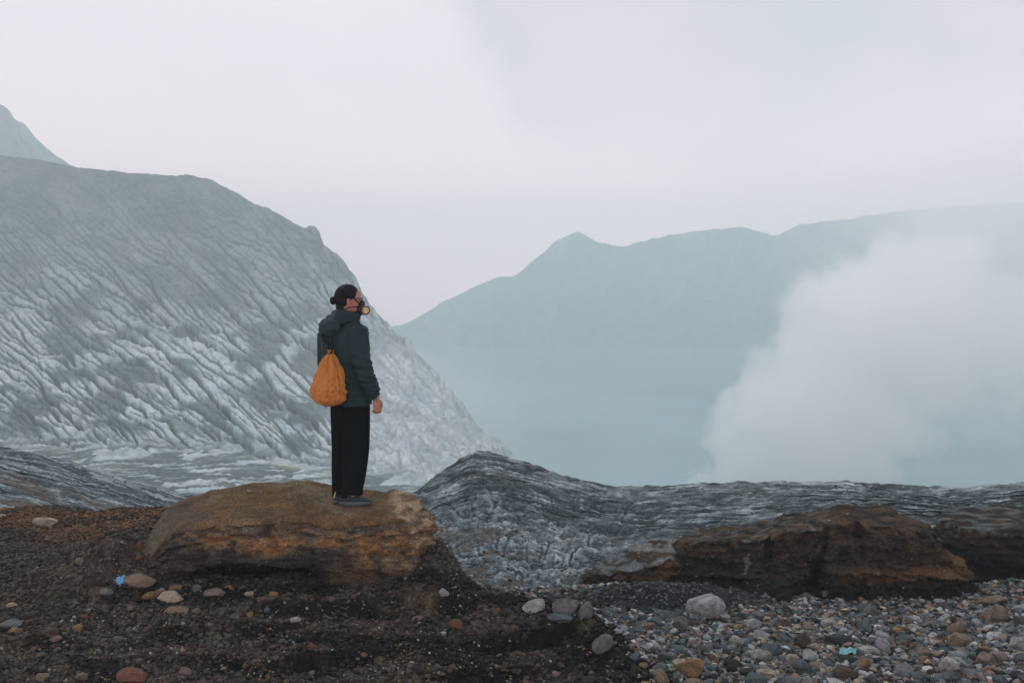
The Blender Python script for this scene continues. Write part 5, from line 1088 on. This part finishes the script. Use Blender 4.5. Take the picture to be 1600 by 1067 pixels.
def lay_clods():
    # crumbs of the soil itself
    r = np.random.default_rng(41); x, y = field(r, 150000, -6.5, 1.4, 5.5, 10.6); sd = soil_side(x, y); in_a = (x > -2.9) & (x < -0.8) & (y > 7.6)
    k = (sd > -0.1 - 0.25 * r.exponential(1.0, len(x)) * (r.random(len(x)) < 0.5)) & ~in_a & (np.abs(x) < 0.60 * y + 0.3); x, y = x[k], y[k]; n = len(x); S = sizes(r, n, 0.003, 0.026, 2.6)
    dk = smooth(0.05, 0.42, fbm2(x * 1.3 + 3, y * 3.1, 3, 133) + 0.26 * smooth(-2.6, -1.0, x) - 0.15)[:, None] * ((y < 8.6) & (x > -3.0))[:, None]; dk = np.maximum(dk, (smooth(0.75, 0.25, sd[k]) * smooth(-0.2, 0.2, x))[:, None])  # crumbs take the dark soil patches and the shade painted along the bank edge
    rimc = (smooth(8.5, 9.3, y) * (1 - smooth(-2.4, -1.9, x)) * smooth(-0.3, 0.2, fbm2(x * 1.4, y * 2, 3, 143) + 0.1))[:, None]
    C = ((np.array((0.043, 0.039, 0.033)) * (1 - rimc) + np.array((0.095, 0.058, 0.034)) * rimc) * (1 - dk) + np.array((0.012, 0.014, 0.014)) * dk) * r.uniform(0.35, 1.9, (n, 1)) * r.uniform(0.93, 1.07, (n, 3))
    gravel('soil_crumbs', np.stack([x, y, ground(x, y) + 0.004 + S[:, 2] * 0.2], -1), S, C, 9, 1)
    # grit sticking out of the faces of the bluffs
    Ps, Ss, Cs = [], [], []
    for P, w, col in FACES:
        m = int(9000 if P.shape[1] > 500 else 2500); P2 = P.reshape(-1, 3); w2 = w.ravel() + 0.3; idx = r.choice(len(P2), m, p=w2 / w2.sum()); Q = P2[idx]; d0 = (Q[:, 0] + 1.3) ** 2 + (Q[:, 1] - 7.93) ** 2 > 0.08; idx = idx[d0]; Q = Q[d0]; m = len(Q)
        S = sizes(r, m, 0.0018, 0.012, 2.4); C = col.reshape(-1, 3)[idx] * r.uniform(0.45, 1.9, (m, 1)); g = r.random(m) < 0.16; C[g] = pal(r, g.sum(), [5, 5, 5, 3, 4, 3, 2, 3, .5, 1, 2]) * 0.8
        Ps.append(Q); Ss.append(S); Cs.append(C)
    gravel('bluff_grit', np.concatenate(Ps), np.concatenate(Ss), np.clip(np.concatenate(Cs), 0.003, 0.6), 10, 1)
lay_clods()

# ------------------------------------------------------------------ litter
def crumple(name, cx, cy, cz, sx, sy, sz, mat, label, cat, seed):
    V, F = ellipsoid((0, 0, 0), (1, 1, 1), None, 40, 26); n = np.abs(fbm3(V[:, 0] * 1.6 + seed, V[:, 1] * 1.6, V[:, 2] * 1.6, 4, 500 + seed, 0.6)); V = V * (0.75 + 0.75 * n)[:, None] * np.array([sx, sy, sz])
    o = pyobj(name, V, F, mat); o.location = (cx, cy, cz + sz * 0.55); tag(o, label, cat); return o
blue_m = solid_mat('blue_plastic', (0.09, 0.30, 0.55), 0.35, 0.5, 60, 0.004, 0.5, 0.3)
x, y, z = hit(187, 914); crumple('plastic_bag', x, y + 0.02, z, 0.040, 0.03, 0.036, blue_m, 'crumpled bright blue plastic bag behind the wide tan slab', 'litter', 1)
x, y, z = hit(154, 896); crumple('plastic_wrapper', x, y + 0.01, z, 0.018, 0.012, 0.011, solid_mat('pale_wrapper', (0.45, 0.48, 0.62), 0.4, 0.4, 60, 0.003, 0.5, 0.2), 'tiny pale lilac wrapper on the soil near the blue bag', 'litter', 3)
def scrap():
    x, y, z = hit(1325, 1026); xs = np.linspace(-1, 1, 22); ys = np.linspace(-1, 1, 14); X, Y = np.meshgrid(xs, ys); ed = 1 - 0.25 * np.abs(noise2(X * 3, Y * 3, 521))
    px_ = X * 0.066 * ed + Y * 0.012; py_ = Y * 0.034 * ed; pz = 0.012 + 0.016 * fbm2(X * 1.6, Y * 1.6, 3, 523) + 0.012 * (1 + Y) * 0.8
    T = np.stack([px_, py_, pz + 0.004], -1); Bm = T - [0, 0, 0.004]; P = np.concatenate([T.reshape(-1, 3), Bm.reshape(-1, 3)]); n = X.size; F = grid_faces(14, 22)
    rim = [i for i in range(22)] + [22 * j + 21 for j in range(1, 14)] + [22 * 13 + i for i in range(20, -1, -1)] + [22 * j for j in range(12, 0, -1)]
    side = [(a, a + n, b + n, b) for a, b in zip(rim, rim[1:] + rim[:1])]
    o = pyobj('plastic_scrap', P, [tuple(q) for q in F] + [tuple(q)[::-1] for q in F + n] + side, solid_mat('turquoise_plastic', (0.16, 0.40, 0.43), 0.45, 0.3, 60, 0.002, 0.45, 0.25)); o.location = (x, y, z + 0.02); tag(o, 'bent turquoise plastic scrap lying on the pebble bed', 'litter')
scrap()
# ------------------------------------------------------------------ air: haze over the whole crater and the steam plume
def haze():
    x0, x1, y0, y1, z0, z1 = -1500, 1500, -60, 1350, LAKE_Z - 3.0, 122
    V = [(x, y, z) for z in (z0, z1) for y in (y0, y1) for x in (x0, x1)]
    F = [(0, 2, 3, 1), (4, 5, 7, 6), (0, 1, 5, 4), (2, 6, 7, 3), (0, 4, 6, 2), (1, 3, 7, 5)]
    g = Nodes('haze_air'); v = g.new('VolumePrincipled'); v.inputs['Color'].default_value = HAZE_C; v.inputs['Density'].default_value = HAZE_D
    v.inputs['Anisotropy'].default_value = 0.2
    g.link(v.outputs[0], g.out.inputs['Volume'])
    o = mesh_np('haze', V, F, g.m, flat=True); tag(o, kind='stuff')
HAZE_C = (0.82, 0.985, 1.0, 1); HAZE_D = 0.00158
haze()
# steam: billows (photo x, photo y, distance, radius in photo pixels, density weight)
PUFFS = [(1105, 768, 240, 44, 1.0), (1150, 715, 240, 40, 1.0), (1180, 745, 238, 75, 1.0), (1260, 735, 236, 90, 1.0), (1340, 740, 240, 75, .9), (1165, 680, 236, 65, 1.0), (1150, 640, 234, 42, 1.0), (1240, 640, 232, 95, 1.0),
         (1330, 650, 234, 100, .9), (1400, 660, 236, 70, .6), (1290, 570, 230, 90, 1.0), (1270, 480, 230, 62, 1.0), (1290, 440, 230, 34, 1.0), (1350, 500, 228, 110, 1.0), (1440, 520, 228, 120, .9), (1400, 430, 226, 70, .9), (1480, 420, 226, 80, .8),
         (1540, 500, 226, 100, .7), (1620, 560, 228, 90, .6), (1640, 430, 232, 90, .35), (1500, 600, 232, 80, .5), (1560, 640, 240, 60, .35), (1450, 350, 236, 130, .42), (1560, 330, 240, 150, .45), (1700, 350, 250, 190, .45), (1370, 350, 240, 105, .26), (1270, 390, 250, 90, .10), (1750, 560, 236, 130, .5)]
def plume(name, puffs, dens, res, a1, s1, a2, s2, edge, edge_thin):
    def c3(px, py, d): return [float(v) for v in at(px, py, d)]
    lo = [1e9] * 3; hi = [-1e9] * 3; P = []
    for px, py, d, r, w in puffs:
        c = c3(px, py, d); rr = r * d / FPX; P.append((c, rr, w))
        for k in range(3): lo[k] = min(lo[k], c[k] - rr * 1.5); hi[k] = max(hi[k], c[k] + rr * 1.5)
    lo[2] = max(lo[2], LAKE_Z + 0.2)
    g = bpy.data.node_groups.new(name + '_field', 'GeometryNodeTree'); g.interface.new_socket(name='Geometry', in_out='OUTPUT', socket_type='NodeSocketGeometry')
    N = lambda t: g.nodes.new(t)
    pos = N('GeometryNodeInputPosition').outputs[0]
    def noise(vec, sc_, det):
        n = N('ShaderNodeTexNoise'); n.inputs['Scale'].default_value = sc_; n.inputs['Detail'].default_value = det; n.inputs['Roughness'].default_value = 0.6; g.links.new(vec, n.inputs['Vector']); return n
    def vm(op, a, b):
        n = N('ShaderNodeVectorMath'); n.operation = op
        for i, v in enumerate((a, b)):
            if v is None: continue
            if isinstance(v, (tuple, list)): n.inputs[i].default_value = v
            else: g.links.new(v, n.inputs[i])
        return n
    def ma(op, a, b, clamp=False):
        n = N('ShaderNodeMath'); n.operation = op; n.use_clamp = clamp
        for i, v in enumerate((a, b)):
            if isinstance(v, (int, float)): n.inputs[i].default_value = v
            elif v is not None: g.links.new(v, n.inputs[i])
        return n.outputs[0]
    nz = noise(pos, s1, 5.0); off = vm('SUBTRACT', nz.outputs['Color'], (0.5, 0.5, 0.5)); sc1 = vm('SCALE', off.outputs[0], None); sc1.inputs['Scale'].default_value = a1
    warp = vm('ADD', pos, sc1.outputs[0]).outputs[0]
    nz2 = noise(pos, s2, 5.0); off2 = vm('SUBTRACT', nz2.outputs['Color'], (0.5, 0.5, 0.5)); sc2 = vm('SCALE', off2.outputs[0], None); sc2.inputs['Scale'].default_value = a2
    warp = vm('ADD', warp, sc2.outputs[0]).outputs[0]
    acc = None
    for c, r, w in P:
        d = vm('DISTANCE', warp, c).outputs['Value']
        f = ma('MULTIPLY', ma('MULTIPLY', ma('SUBTRACT', 1.0, ma('DIVIDE', d, r)), edge if w > .55 else edge_thin, True), w)
        acc = f if acc is None else ma('MAXIMUM', acc, f)
    vc = N('GeometryNodeVolumeCube'); g.links.new(acc, vc.inputs['Density']); vc.inputs['Min'].default_value = lo; vc.inputs['Max'].default_value = hi
    for k, q in zip(('Resolution X', 'Resolution Y', 'Resolution Z'), res): vc.inputs[k].default_value = q
    m = Nodes(name); v = m.new('VolumePrincipled'); v.inputs['Color'].default_value = (0.997, 0.999, 1.0, 1); v.inputs['Density'].default_value = dens; v.inputs['Density Attribute'].default_value = 'density'
    m.link(v.outputs[0], m.out.inputs['Volume'])
    sm = N('GeometryNodeSetMaterial'); g.links.new(vc.outputs[0], sm.inputs[0]); sm.inputs['Material'].default_value = m.m
    out = N('NodeGroupOutput'); g.links.new(sm.outputs[0], out.inputs[0])
    o = mesh_np(name, [(0, 0, 0), (0, 1, 0), (1, 0, 0)], [(0, 1, 2)], m.m, fcount=3, flat=True)
    md = o.modifiers.new(name, 'NODES'); md.node_group = g; tag(o, kind='stuff')
plume('steam', PUFFS, 0.12, (220, 88, 196), 23.0, 0.050, 10.0, 0.17, 4.0, 1.1)
MIST = [(650, 590, 256, 130, 2.6), (720, 660, 256, 110, 2.2), (760, 640, 400, 200, 1.0), (930, 690, 420, 170, 0.9), (620, 500, 420, 120, 1.0)]
plume('mist', MIST, 0.0016, (70, 60, 50), 60.0, 0.012, 20.0, 0.04, 1.6, 1.2)
